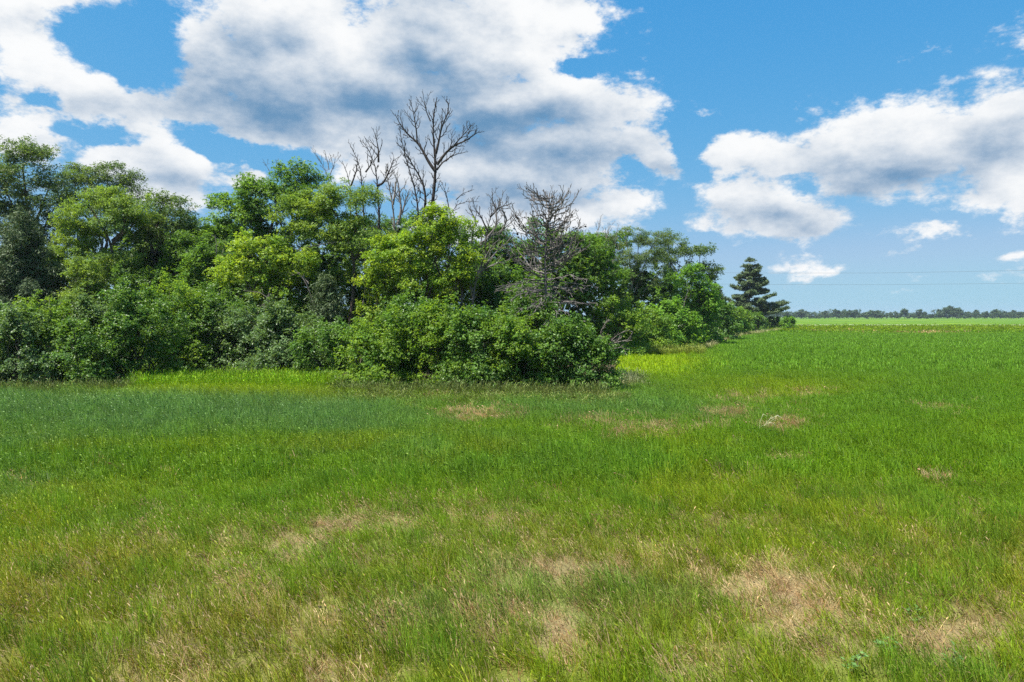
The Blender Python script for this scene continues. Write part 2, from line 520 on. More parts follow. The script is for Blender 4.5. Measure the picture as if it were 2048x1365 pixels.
def build_ground():
    ys = np.r_[-200, -60, -20, -8, np.arange(0, 62, .34), 62 * np.exp(np.linspace(.01, math.log(2800 / 62.), 110))]
    xp = 46 * np.exp(np.linspace(.02, math.log(2800 / 46.), 70))
    xs = np.r_[-xp[::-1], np.arange(-46, 46.1, .42), xp]
    X, Y = np.meshgrid(xs, ys)
    X, Y = X.ravel(), Y.ravel()
    z = zones(X, Y)
    c = zone_colour(z)
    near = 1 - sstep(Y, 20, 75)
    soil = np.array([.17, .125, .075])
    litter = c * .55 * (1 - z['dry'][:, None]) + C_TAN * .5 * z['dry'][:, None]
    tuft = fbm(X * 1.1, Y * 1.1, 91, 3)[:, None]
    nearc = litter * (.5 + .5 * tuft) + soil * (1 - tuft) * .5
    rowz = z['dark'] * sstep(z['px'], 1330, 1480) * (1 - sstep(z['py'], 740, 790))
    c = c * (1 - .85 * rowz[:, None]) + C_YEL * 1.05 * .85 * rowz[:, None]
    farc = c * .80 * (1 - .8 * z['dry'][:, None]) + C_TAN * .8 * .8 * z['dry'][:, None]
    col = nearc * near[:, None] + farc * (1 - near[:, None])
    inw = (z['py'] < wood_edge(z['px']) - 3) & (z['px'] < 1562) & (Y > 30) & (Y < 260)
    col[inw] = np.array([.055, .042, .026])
    co = np.stack([X, Y, ground_height(X, Y)], 1)
    ny, nx = len(ys), len(xs)
    i = (np.arange(ny - 1)[:, None] * nx + np.arange(nx - 1)[None]).ravel()
    F = np.stack([i, i + 1, i + 1 + nx, i + nx], 1)
    m, nt, N, L = new_mat("field_soil")
    a = N('ShaderNodeAttribute'); a.attribute_name = 'col'
    g = N('ShaderNodeNewGeometry')
    n1 = N('ShaderNodeTexNoise'); L(g.outputs['Position'], n1.inputs['Vector']); n1.inputs['Scale'].default_value = 5.0; n1.inputs['Detail'].default_value = 6; n1.inputs['Roughness'].default_value = .7
    n2 = N('ShaderNodeTexNoise'); L(g.outputs['Position'], n2.inputs['Vector']); n2.inputs['Scale'].default_value = .35; n2.inputs['Detail'].default_value = 5; n2.inputs['Roughness'].default_value = .65
    ad = N('ShaderNodeMath'); ad.operation = 'ADD'; L(n1.outputs[0], ad.inputs[0]); L(n2.outputs[0], ad.inputs[1])
    mr = N('ShaderNodeMapRange'); L(ad.outputs[0], mr.inputs[0]); mr.inputs[1].default_value = .6; mr.inputs[2].default_value = 1.4; mr.inputs[3].default_value = .62; mr.inputs[4].default_value = 1.38
    s = N('ShaderNodeVectorMath'); s.operation = 'SCALE'; L(a.outputs['Color'], s.inputs[0]); L(mr.outputs[0], s.inputs['Scale'])
    b = N('ShaderNodeBsdfPrincipled'); b.inputs['Roughness'].default_value = .95; b.inputs['Specular IOR Level'].default_value = .05
    L(s.outputs[0], b.inputs['Base Color'])
    bp = N('ShaderNodeBump'); bp.inputs['Strength'].default_value = .8; bp.inputs['Distance'].default_value = .12
    L(n1.outputs[0], bp.inputs['Height']); L(bp.outputs[0], b.inputs['Normal'])
    o = N('ShaderNodeOutputMaterial'); L(b.outputs[0], o.inputs[0])
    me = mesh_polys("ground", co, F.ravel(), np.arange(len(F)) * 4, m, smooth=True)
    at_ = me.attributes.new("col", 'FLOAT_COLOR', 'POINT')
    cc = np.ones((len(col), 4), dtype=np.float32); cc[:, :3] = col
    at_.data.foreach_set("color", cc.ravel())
    tag(link("ground", me), "flat grassy crop field reaching to the horizon", None, None, "structure")

    # gravel road on a low bank
    m2, nt, N, L = new_mat("pale_gravel")
    g = N('ShaderNodeNewGeometry')
    n1 = N('ShaderNodeTexNoise'); L(g.outputs['Position'], n1.inputs['Vector']); n1.inputs['Scale'].default_value = .25; n1.inputs['Detail'].default_value = 5
    r = N('ShaderNodeValToRGB'); L(n1.outputs[0], r.inputs[0])
    r.color_ramp.elements[0].position = .35; r.color_ramp.elements[0].color = (.28, .28, .17, 1)
    r.color_ramp.elements[1].position = .62; r.color_ramp.elements[1].color = (.52, .49, .42, 1)
    b = N('ShaderNodeBsdfPrincipled'); b.inputs['Roughness'].default_value = .95; L(r.outputs[0], b.inputs['Base Color'])
    o = N('ShaderNodeOutputMaterial'); L(b.outputs[0], o.inputs[0])
    xs = np.linspace(60, 1200, 200)
    rngr = np.random.default_rng(5)
    prof = [(-9, -.02), (-6.5, .42), (-2, .52), (4, .52), (8, .42), (10, -.02)]
    V = []
    for i, x in enumerate(xs):
        wob = (vnoise(np.array([x * .05]), np.array([.5]), 3)[0] - .5) * 3
        for k, (dy, zz) in enumerate(prof):
            V.append((x, 268 - x * .018 + dy + (wob if k == 0 else 0) , zz))
    n = len(prof)
    F = [(i * n + k, (i + 1) * n + k, (i + 1) * n + k + 1, i * n + k + 1) for i in range(len(xs) - 1) for k in range(n - 1)]
    me = bpy.data.meshes.new("gravel_road"); me.from_pydata(V, [], F); me.materials.append(m2)
    tag(link("gravel_road", me), "pale gravel road crossing the far side of the field", None, None, "structure")


build_ground()


# ------------------------------------------------------------------ grass: clumps instanced on scattered points
PROTO = bpy.data.collections.new("grass_clumps")        # not linked to the scene: only sources for the grass
GRASS_MAT = None


def grass_mat():
    m, nt, N, L = new_mat("grass_blade")
    a = N('ShaderNodeAttribute'); a.attribute_name = 'gcol'; a.attribute_type = 'INSTANCER'
    f = N('ShaderNodeAttribute'); f.attribute_name = 'col'
    mu = N('ShaderNodeVectorMath'); mu.operation = 'MULTIPLY'; L(a.outputs['Color'], mu.inputs[0]); L(f.outputs['Color'], mu.inputs[1])
    b = N('ShaderNodeBsdfPrincipled'); b.inputs['Roughness'].default_value = .5; b.inputs['Specular IOR Level'].default_value = .22
    L(mu.outputs[0], b.inputs['Base Color'])
    t = N('ShaderNodeBsdfTranslucent')
    tm = N('ShaderNodeVectorMath'); tm.operation = 'MULTIPLY'; L(mu.outputs[0], tm.inputs[0]); tm.inputs[1].default_value = (1.15, 1.1, .7)
    L(tm.outputs[0], t.inputs['Color'])
    mx = N('ShaderNodeMixShader'); mx.inputs[0].default_value = .4
    L(b.outputs[0], mx.inputs[1]); L(t.outputs[0], mx.inputs[2])
    o = N('ShaderNodeOutputMaterial'); L(mx.outputs[0], o.inputs[0])
    return m


GRASS_MAT = grass_mat()


def clump(name, n, foot, h, w, seed, lean=.35, curve=.5, heads=0.0, head_col=(1.35, 1.2, 1.5), dead=.10):
    """A tuft of blades; with heads, some carry a seed head."""
    rng = np.random.default_rng(seed)
    V, F, C = [], [], []
    for i in range(n):
        a = rng.uniform(0, 6.283)
        r = foot * math.sqrt(rng.uniform(0, 1))
        b = np.array([math.cos(a) * r, math.sin(a) * r, -.02])
        hh = h * rng.uniform(.55, 1.12)
        d = np.array([-.55 * lean + rng.normal() * lean * .55, rng.normal() * lean * .55, 1.0])
        d = d / np.linalg.norm(d)
        out = np.array([d[0] * 1.5 + rng.normal() * .4, d[1] + rng.normal() * .4, 0]); out /= np.linalg.norm(out) + 1e-6
        sd = np.cross(d, np.array([rng.normal(), rng.normal(), .2])); sd /= np.linalg.norm(sd)
        cv = curve * rng.uniform(.2, 1.3)
        s_ = (0, .42, .78, 1.0)
        pts = [b + d * hh * s + out * hh * cv * s ** 2.6 * .55 - np.array([0, 0, hh * cv * .42 * s ** 3]) for s in s_]
        ww = w * rng.uniform(.7, 1.25)
        wd = (ww * .8, ww, ww * .62, 0)
        k = len(V)
        for p, q in zip(pts[:3], wd[:3]):
            V += [p - sd * q * .5, p + sd * q * .5]
        V.append(pts[3])
        F += [(k, k + 1, k + 3, k + 2), (k + 2, k + 3, k + 5, k + 4), (k + 4, k + 5, k + 6)]
        br = math.exp(rng.normal() * .2)
        base_c = np.array([1.0, 1.0, 1.0]) * br
        if rng.uniform() < dead:
            base_c = np.array([1.8, 1.15, 1.4]) * br * .82          # a dried blade among the green
        C += [base_c * np.array([1.05, .92, .9]), base_c, base_c * np.array([1.12, 1.06, 1.0])]
        if rng.uniform() < heads:
            k = len(V)
            tip = pts[3]; dd = pts[3] - pts[2]; dd = dd / np.linalg.norm(dd)
            L_ = h * .17; u = sd; v = np.cross(dd, u)
            hw = w * 1.3
            for q, rr in ((0, .3), (.35, 1.0), (.75, .7), (1.0, 0.05)):
                for e in range(3):
                    an = e * 2.094
                    V.append(tip - dd * L_ * .1 + dd * L_ * q + (u * math.cos(an) + v * math.sin(an)) * hw * rr)
            hc = np.array(head_col) * br
            for j in range(3):
                for e in range(3):
                    F.append((k + j * 3 + e, k + j * 3 + (e + 1) % 3, k + (j + 1) * 3 + (e + 1) % 3, k + (j + 1) * 3 + e))
                    C.append(hc)
    ff = [i for f in F for i in f]
    st = np.r_[0, np.cumsum([len(f) for f in F])[:-1]]
    me = mesh_polys(name, np.array(V), ff, st, GRASS_MAT, np.array(C))
    o = bpy.data.objects.new(name, me)
    PROTO.objects.link(o)
    return o


# the order of the names is the order of the instance index
for i in range(4): clump("a%d_near_tuft" % i, 22, .15, .35, .0062, 500 + i, heads=.05, head_col=(1.6, 1.3, 1.8))
for i in range(3): clump("b%d_dry_tuft" % i, 16, .15, .32, .0058, 510 + i, lean=.5, heads=.22, dead=0, head_col=(.8, .8, .8))
for i in range(3): clump("c%d_mid_tuft" % i, 22, .26, .44, .015, 520 + i, heads=.03)
for i in range(3): clump("d%d_far_tuft" % i, 22, .27, .45, .042, 530 + i, lean=.3, dead=.05)
for i in range(3): clump("e%d_tall_tuft" % i, 34, .28, .80, .010, 540 + i, lean=.22, curve=.35, heads=.22, head_col=(1.2, 1.05, 1.4))
for i in range(2): clump("f%d_very_far_tuft" % i, 22, 2.2, .5, .20, 550 + i, lean=.3, dead=.03)


def grass_nodes():
    ng = bpy.data.node_groups.new("scatter_grass", 'GeometryNodeTree')
    ng.interface.new_socket("Geometry", in_out='INPUT', socket_type='NodeSocketGeometry')
    ng.interface.new_socket("Geometry", in_out='OUTPUT', socket_type='NodeSocketGeometry')
    N, L = ng.nodes.new, ng.links.new
    gi, go = N('NodeGroupInput'), N('NodeGroupOutput')
    ci = N('GeometryNodeCollectionInfo'); ci.inputs['Collection'].default_value = PROTO
    ci.inputs['Separate Children'].default_value = True; ci.inputs['Reset Children'].default_value = True
    def attr(nm, t):
        n = N('GeometryNodeInputNamedAttribute'); n.data_type = t; n.inputs['Name'].default_value = nm
        return n.outputs['Attribute']
    ip = N('GeometryNodeInstanceOnPoints')
    L(gi.outputs[0], ip.inputs['Points']); L(ci.outputs[0], ip.inputs['Instance'])
    ip.inputs['Pick Instance'].default_value = True
    L(attr('vi', 'INT'), ip.inputs['Instance Index'])
    L(attr('rot', 'FLOAT_VECTOR'), ip.inputs['Rotation'])
    L(attr('scl', 'FLOAT_VECTOR'), ip.inputs['Scale'])
    L(ip.outputs[0], go.inputs[0])
    return ng


GRASS_NG = grass_nodes()


def scatter(name, label, P, vi, col, sc, rng, cat=None, tilt=.12, yaw=.9):
    me = bpy.data.meshes.new(name)
    n = len(P)
    me.vertices.add(n); me.vertices.foreach_set("co", np.ascontiguousarray(P, dtype=np.float32).ravel())
    a = me.attributes.new("vi", 'INT', 'POINT'); a.data.foreach_set("value", np.ascontiguousarray(vi, dtype=np.int32))
    rot = np.stack([rng.normal(size=n) * tilt, rng.normal(size=n) * tilt, rng.uniform(-yaw, yaw, n)], 1)
    a = me.attributes.new("rot", 'FLOAT_VECTOR', 'POINT'); a.data.foreach_set("vector", np.ascontiguousarray(rot, dtype=np.float32).ravel())
    a = me.attributes.new("scl", 'FLOAT_VECTOR', 'POINT'); a.data.foreach_set("vector", np.ascontiguousarray(sc, dtype=np.float32).ravel())
    c = np.ones((n, 4), dtype=np.float32); c[:, :3] = col
    a = me.attributes.new("gcol", 'FLOAT_COLOR', 'POINT'); a.data.foreach_set("color", c.ravel())
    o = link(name, me)
    md = o.modifiers.new("scatter", 'NODES'); md.node_group = GRASS_NG
    tag(o, label, cat, None, "stuff")
    return o


def build_grass():
    rng = np.random.default_rng(11)
    bands = [(4.5, 16, 62, 'a'), (16, 28, 36, 'c'), (28, 46, 21, 'c'), (46, 78, 9, 'd'), (78, 150, 4.6, 'd'), (150, 268, .55, 'f')]
    Ps, Vs, Cs, Ss = [], [], [], []
    for y0, y1, dens, kind in bands:
        area = .8 * (y1 ** 2 - y0 ** 2) + 8 * (y1 - y0)
        n = int(area * dens)
        y = np.sqrt(rng.uniform(y0 ** 2, y1 ** 2, n))
        x = rng.uniform(-1, 1, n) * (.8 * y + 4)
        if kind in 'df':                 # drilled rows show in the crop further out
            rowd = 1.25
            ux, uy = .97, -.243
            q = x * ux + y * uy
            snap = np.round(q / rowd) * rowd + rng.normal(size=n) * .13
            zr = zones(x, y)
            k = .92 * sstep(zr['dark'], .1, .5) * (1 - sstep(zr['lime'], .05, .2)) * sstep(zr['px'], 1490, 1580)
            x = x + (snap - q) * ux * k; y = y + (snap - q) * uy * k
        z = zones(x, y)
        keep = ~((z['py'] < wood_edge(z['px']) + 1) & (z['px'] < 1562))
        x, y = x[keep], y[keep]
        z = {k: v[keep] for k, v in z.items()}
        n = len(x)
        c = zone_colour(z)
        tuft = fbm(x * .9, y * .9, 101, 3)
        dryp = z['dry']
        u = rng.uniform(0, 1, n)
        isdry = u < np.clip(dryp * .72 + .07 * sstep(z['py'], 900, 1150) + z['olive'] * .16, 0, .9)
        drop = (rng.uniform(0, 1, n) < dryp * .15)
        c[isdry] = C_TAN * (.65 + .6 * rng.uniform(0, 1, (isdry.sum(), 1))) * np.array([1, 1, 1])
        red = isdry & (rng.uniform(0, 1, n) < .18)
        c[red] = np.array([.27, .16, .075])
        tus = sstep(fbm(x * 1.25, y * 1.25, 121, 3), .57, .68) * sstep(z['py'], 860, 960) * (~isdry) * (1 - .6 * dryp)
        c = c * (1 - .6 * tus[:, None]) + C_DARK * .6 * tus[:, None]
        c = c * np.exp(rng.normal(size=(n, 1)) * .16) * (.78 + .44 * tuft)[:, None]
        hgt = (.35 + .85 * tuft + .55 * fbm(x * .33, y * .33, 111, 3)) * (1 - .42 * dryp) * np.exp(rng.normal(size=n) * .14)
        hgt = hgt * (1 + .25 * z['blue'] + .15 * z['dark']) * (1 - .25 * z['far'])
        hgt = hgt * (1 + .38 * tus)
        wid = np.exp(rng.normal(size=n) * .12)
        if kind == 'a':
            v = np.where(isdry, rng.integers(4, 7, n), rng.integers(0, 4, n))
        elif kind == 'c':
            v = rng.integers(7, 10, n)
            wid = wid * (.85 if y1 < 30 else 1.1)
        elif kind == 'd':
            v = rng.integers(10, 13, n)
            wid = wid * (.85 if y1 < 100 else 1.25)
        else:
            v = rng.integers(16, 18, n)
        P = np.stack([x, y, ground_height(x, y)], 1)
        k = ~drop
        Ps.append(P[k]); Vs.append(v[k]); Cs.append(c[k]); Ss.append(np.stack([wid, wid, hgt], 1)[k])
    P = np.concatenate(Ps)
    scatter("grass", "mixed green and drying grass covering the field", P, np.concatenate(Vs), np.concatenate(Cs), np.concatenate(Ss), rng)
    print("grass clumps", len(P))

    # tall seeding grass along the wood's edge and on the strip before it
    Ps, Cs, Ss = [], [], []
    def strip(px, py, col, h, jit=.2):
        Y = CAM_H * FPX / (py - 632); X = (px - 1024) / FPX * Y
        n = len(px)
        Ps.append(np.stack([X, Y, ground_height(X, Y)], 1))
        Cs.append(col * np.exp(rng.normal(size=(n, 1)) * jit) * (1 + rng.normal(size=(n, 3)) * .06))
        wd = np.clip(Y / 42.0, .9, 2.4) * np.exp(rng.normal(size=n) * .1)
        Ss.append(np.stack([wd, wd, h * np.exp(rng.normal(size=n) * .16)], 1))
    n = 3000
    px = rng.uniform(255, 680, n); strip(px, rng.uniform(766, 786, n), np.array([.20, .37, .012]), .9)
    n = 1700
    px = rng.uniform(-350, 1225, n); strip(px, wood_edge(px) + rng.normal(size=n) * 2 + 1, np.array([.135, .195, .04]), .85, .3)
    n = 1800
    px = rng.uniform(640, 1260, n); py = wood_edge(np.minimum(px, 1205)) + np.abs(rng.normal(size=n)) * 7 + 2
    strip(px, py, np.array([.155, .215, .042]), .5, .3)
    n = 1600
    px = rng.uniform(1225, 1405, n); strip(px, rng.uniform(706, 715, n), np.array([.19, .27, .03]), 1.0)
    n = 900
    px = rng.uniform(1380, 1560, n); strip(px, wood_edge(px) + np.abs(rng.normal(size=n)) * 1.6 + .5, np.array([.24, .28, .10]), .8)
    n = 500
    px = 1225 + np.abs(rng.normal(size=n)) * 26; strip(px, 768 + rng.normal(size=n) * 5, np.array([.24, .30, .11]), .7)
    P = np.concatenate(Ps)
    scatter("tall_grass", "tall seeding grass along the foot of the wood", P, rng.integers(13, 16, len(P)), np.concatenate(Cs), np.concatenate(Ss), rng)


build_grass()


# ------------------------------------------------------------------ plant builders
N_LEAVES = [0]


def style(size, width, ca, cb, rc, lai, flat=0.6, up=0.7, shell=0.5, mat=None, sprig=6, spread=0.09, var=0.15, jit=0.18, cover=1.0, fold=0.18, hang=0.25, tri=True):
    return dict(size=size, width=width, ca=np.array(ca) * np.array([1.95, 1.78, 1.9]), cb=np.array(cb) * np.array([1.72, 1.55, 1.6]), rc=rc, lai=lai, flat=flat, up=up, shell=shell, mat=mat or LEAF,
                sprig=sprig, spread=spread, var=var, jit=jit, cover=cover, fold=fold, hang=hang, tri=tri)


# colours are leaf reflectances
S_ELM = style(.18, .115, (.040, .100, .014), (.088, .172, .020), .72, 1.5, cover=1.25)
S_DARK = style(.19, .115, (.034, .084, .016), (.066, .134, .022), .75, 1.5, cover=1.2)
S_LOCUST = style(.15, .085, (.060, .120, .022), (.125, .200, .026), .66, 1.15, flat=.42, cover=1.15, spread=.12)
S_LIME = style(.17, .105, (.080, .160, .016), (.165, .245, .020), .62, 1.35, flat=.5, cover=1.2, spread=.10)
S_AIRY = style(.17, .085, (.042, .085, .026), (.085, .130, .036), .60, .85, flat=.4, cover=.8, spread=.13)
S_OPEN = style(.17, .10, (.036, .076, .018), (.072, .120, .024), .66, 1.05, flat=.68, cover=.95, spread=.12)
S_SHRUB = style(.145, .092, (.032, .086, .014), (.085, .168, .020), .50, 1.25, flat=.75, mat=LEAF_GLOSSY, cover=1.2, tri=False)
S_SHRUB_BLUE = style(.145, .092, (.046, .094, .030), (.098, .170, .050), .50, 1.25, flat=.75, mat=LEAF_GLOSSY, cover=1.2, tri=False)
S_SHRUB_LIME = style(.145, .092, (.050, .118, .014), (.122, .208, .018), .52, 1.25, flat=.7, cover=1.2, tri=False)
S_BRIGHT = style(.17, .11, (.050, .130, .014), (.110, .220, .018), .60, 1.3, flat=.65, cover=1.2)
S_UNDER = style(.34, .23, (.034, .080, .014), (.070, .130, .020), .75, .85, flat=.8, cover=1.1)
S_CEDAR = style(.30, .055, (.030, .056, .020), (.056, .088, .030), .45, 1.7, flat=1.3, up=.1, mat=NEEDLE, spread=.13, cover=1.3, hang=-.8)


def clump_centres(lobes, st, rng):
    out = []
    for c, r in lobes:
        c, r = np.asarray(c, float), np.asarray(r, float)
        a = 4 * np.pi * ((r[0] * r[1]) ** 1.6 + (r[0] * r[2]) ** 1.6 + (r[1] * r[2]) ** 1.6) ** (1 / 1.6) / 3 ** (1 / 1.6)
        n = max(4, int(.85 * st['cover'] * a / (np.pi * st['rc'] ** 2) * 1.15))
        d = rand_unit(n, rng)
        d[:, 2] = np.where(d[:, 2] < -0.7, -d[:, 2] * 0.7, d[:, 2])
        d = unit(d)
        ph = rng.uniform(0, 6.28, 6)
        lump = 1 + 0.16 * np.sin(3.1 * d[:, 0] + ph[0]) * np.cos(2.7 * d[:, 2] + ph[1]) + 0.12 * np.sin(5.3 * d[:, 1] + ph[2] + 4.1 * d[:, 0])
        rr = rng.uniform(st['shell'] ** 2, 1, n) ** 0.5 * lump
        out.append(c + d * r * rr[:, None])
    return np.concatenate(out)


def leaves_at(cent, st, rng, core=None, rc=None, rc_scale=1.0):
    """Leaf quads grouped in sprigs round the clump centres."""
    rcs = st['rc'] * rc_scale * rng.uniform(.65, 1.35, len(cent))
    larea = st['size'] * st['width'] * 0.55
    nl = np.maximum(6, ((.80 if st['tri'] else .60) * st['lai'] * np.pi * rcs ** 2 / larea / st['sprig']).astype(int))
    ci = np.repeat(np.arange(len(cent)), nl)
    off = rand_unit(len(ci), rng) * (rng.uniform(0, 1, len(ci)) ** 0.42)[:, None]
    off = off * rcs[ci][:, None] * np.array([1, 1, st['flat']])
    # sprays arch: outer part lower
    off[:, 2] -= 0.18 * (off[:, 0] ** 2 + off[:, 1] ** 2) / np.maximum(rcs[ci], .2)
    sp = cent[ci] + off
    k = rng.integers(max(2, st['sprig'] - 3), st['sprig'] + 4, len(sp))
    si = np.repeat(np.arange(len(sp)), k)
    n = len(si)
    pos = sp[si] + rng.normal(size=(n, 3)) * st['spread'] * np.array([1, 1, .7])
    if core is None:
        core = cent.mean(0)
    outw = unit(sp - core)[si]
    nrm = unit(np.array([0, 0, 1.0]) * st['up'] + outw * 0.35 + rng.normal(size=(n, 3)) * 0.48)
    ax = rng.normal(size=(n, 3)) + outw * 0.5 + np.array([0, 0, -st['hang']])
    ax = unit(ax - nrm * (ax * nrm).sum(1, keepdims=True))
    sd = np.cross(nrm, ax)
    sz = st['size'] * rng.uniform(.65, 1.3, n)[:, None]
    wd = st['width'] / st['size'] * sz
    if st['tri']:                    # small or distant leaves: one pointed face each
        v = np.empty((n, 3, 3), dtype=np.float32)
        v[:, 0] = pos - ax * sz * .4 + sd * wd * .5
        v[:, 1] = pos + ax * sz * .6 - nrm * sz * .08
        v[:, 2] = pos - ax * sz * .4 - sd * wd * .5
    else:                            # near leaves: folded along the midrib
        v = np.empty((n, 4, 3), dtype=np.float32)
        v[:, 0] = pos - ax * sz * .5
        v[:, 1] = pos + sd * wd * .5 + nrm * wd * st['fold']
        v[:, 2] = pos + ax * sz * .5 - nrm * sz * .1
        v[:, 3] = pos - sd * wd * .5 + nrm * wd * st['fold']
    tc = np.clip(rng.beta(1.6, 1.6, len(cent))[ci][si] + rng.normal(size=n) * st['jit'], 0, 1)[:, None]
    col = st['ca'] * (1 - tc) + st['cb'] * tc
    col = col * np.exp(rng.normal(size=(len(sp), 1)) * st['var'] * .6)[si] * np.exp(rng.normal(size=(n, 1)) * st['var'])
    N_LEAVES[0] += n
    return v, col


def skeleton(trunks, cent, rng, thick=1.0, every=1, reach=0.55):
    """Limbs from the trunks to the clump centres, each joined to the nearest wood below it."""
    nodes = np.concatenate([t[0] for t in trunks]); nrad = np.concatenate([t[1] for t in trunks])
    paths = []
    sel = cent[::every]
    d0 = np.min(np.linalg.norm(sel[:, None, :] - nodes[None], axis=2), axis=1)
    for i in np.argsort(d0):
        c = sel[i]
        dv = c - nodes
        dist = np.linalg.norm(dv, axis=1)
        pen = dist + 1.6 * np.maximum(0, reach * dist - dv[:, 2] + 0.0) * 0.6
        j = int(np.argmin(pen))
        L = dist[j]
        if L < 0.15:
            continue
        r0 = min(nrad[j] * 0.72, (0.012 + 0.017 * L) * thick)
        p = bend(nodes[j], c, rng, n=6 if L > 1 else 4, wob=.16, sag=.10, start_dir=None)
        r = np.linspace(r0, max(.006, r0 * .3), len(p))
        paths.append((p, r))
        nodes = np.concatenate([nodes, p[1:]]); nrad = np.concatenate([nrad, r[1:]])
    return paths


def px_path(pts, D, base=None, r0=.2, r1=.03, n=14):
    """Path through photograph pixels (px, py[, depth offset]) standing at depth D."""
    w = np.array([at(q[0], q[1], D + (q[2] if len(q) > 2 else 0)) for q in pts])
    if base is not None:
        w = np.concatenate([[np.array([base[0], base[1], -0.1])], w])
    w = resample(w, n)
    return w, np.linspace(r0, r1, n) ** 1.0


def px_lobes(lobes, D, deep=.85):
    out = []
    for q in lobes:
        k = D / FPX
        dd = q[4] if len(q) > 4 else 0
        out.append((at(q[0], q[1], D + dd), np.array([q[2] * k, deep * .5 * (q[2] + q[3]) * k, q[3] * k])))
    return out


def leafy_tree(name, label, D, base_px, lobes, st, seed, limbs=None, r0=.22, lean=0, thick=1.0, group=None, bark=None, every=2, cat='tree', deep=.85):
    rng = np.random.default_rng(seed)
    lob = px_lobes(lobes, D, deep)
    base = np.array([gx(base_px, D), D, 0.0])
    trunks = []
    if limbs:
        for i, lp in enumerate(limbs):
            trunks.append(px_path(lp, D, base if i == 0 else None, r0 if i == 0 else r0 * .55, r0 * .25 if i == 0 else r0 * .15))
    else:
        big = max(lob, key=lambda q: q[1].prod())
        top = big[0] + np.array([0, 0, big[1][2] * .45])
        p = bend(base - np.array([0, 0, .1]), top, rng, n=12, wob=.06, start_dir=(rng.normal() * .15, rng.normal() * .1, 1))
        trunks.append((p, np.linspace(r0, r0 * .22, 12)))
        for c, r in lob:                       # one main limb into every lobe
            j = int(np.clip(4 + rng.integers(0, 4), 0, 11))
            if np.linalg.norm(c - top) > 1.0:
                q = bend(p[j], c + np.array([0, 0, -.2 * r[2]]), rng, n=9, wob=.12, start_dir=(c - p[j]) * np.array([1, 1, .4]) + np.array([0, 0, .6]))
                trunks.append((q, np.linspace(r0 * .5, r0 * .14, 9)))
    cent = clump_centres(lob, st, rng)
    br = skeleton(trunks, cent, rng, thick, every)
    t = thing(name, base, label, cat, group)
    link("trunk", tubes("trunk", [(p - base, r) for p, r in trunks], bark or BARK, 7), t)
    tag(link("branches", tubes("branches", [(p - base, r) for p, r in br], bark or BARK, 5), t), kind="stuff")
    v, col = leaves_at(cent, st, rng)
    tag(link("crown", leaf_mesh("crown", v - base, st['mat'], col), t), kind="stuff")
    return t


def shrub(name, label, px, D, w_px, top_py, st, seed, group=None, depth=.8, cat='shrub', n_lobe=5, base_y=None, flare=1.0):
    """A rounded, many-lobed bush whose foliage reaches the ground."""
    rng = np.random.default_rng(seed)
    k = D / FPX
    base = np.array([gx(px, D), D, 0.0])
    h = at(px, top_py, D)[2] * 1.10
    rx = w_px * .5 * k
    ry = max(1.1, rx * depth)
    lob = [(base + np.array([0, 0, h * .42]), np.array([rx * .84, ry * .84, h * .48]))]
    for i in range(n_lobe):
        a = rng.uniform(0, 6.283)
        zz = rng.uniform(.12, .78)
        q = math.sqrt(max(.12, 1 - (zz * 1.05) ** 2)) * rng.uniform(.55, .85)
        rr = rng.uniform(.28, .46) * min(rx, h * .6)
        lob.append((base + np.array([math.cos(a) * rx * q * .9, math.sin(a) * ry * q * .9 - .15 * ry, h * zz]), np.array([rr, rr, rr * .85])))
    cent = clump_centres(lob, st, rng)
    # skirt down to the grass
    ns = int(10 * rx)
    a = rng.uniform(0, 6.283, ns)
    skirt = base + np.stack([np.cos(a) * rx * .86 * flare, np.sin(a) * ry * .86 * flare, rng.uniform(.2, .9, ns)], 1)
    cent = np.concatenate([cent, skirt])
    cent = cent[cent[:, 2] > .15]
    high = cent[cent[:, 2] > h * .45]
    shoots = None
    if len(high):                      # upright shoots that break the outline
        q = high[rng.integers(0, len(high), int(7 * rx) + 6)]
        up_ = rng.uniform(.25, .85, len(q)) * min(1.0, h / 5)
        shoots = np.concatenate([q + np.stack([rng.normal(size=len(q)) * .12, rng.normal(size=len(q)) * .12, up_ * f], 1) for f in (.45, .8, 1.1)])
    stems = []
    for i in range(7):
        a = rng.uniform(0, 6.283); q = rng.uniform(.15, .7)
        tip = base + np.array([math.cos(a) * rx * q, math.sin(a) * ry * q, h * rng.uniform(.55, .85)])
        b0 = base + np.array([math.cos(a) * rx * .12, math.sin(a) * ry * .12, -.05])
        p = bend(b0, tip, rng, n=8, wob=.14, start_dir=(math.cos(a) * .3, math.sin(a) * .3, 1))
        stems.append((p, np.linspace(.055, .012, 8)))
    tw = skeleton(stems, cent, rng, .75, 3)
    t = thing(name, base, label, cat, group)
    tag(link("stems", tubes("stems", [(p - base, r) for p, r in stems + tw], BARK, 5), t), kind="stuff")
    v, col = leaves_at(cent, st, rng, core=base + np.array([0, 0, h * .4]))
    if shoots is not None:
        v2, c2 = leaves_at(shoots, dict(st, flat=1.6), rng, core=base + np.array([0, 0, h * .4]), rc_scale=.34)
        v = np.concatenate([v, v2]); col = np.concatenate([col, c2])
    keep = v[:, :, 2].min(1) > .02
    v = v[keep]; col = col[keep]
    tag(link("foliage", leaf_mesh("foliage", v - base, st['mat'], col), t), kind="stuff")
    return t


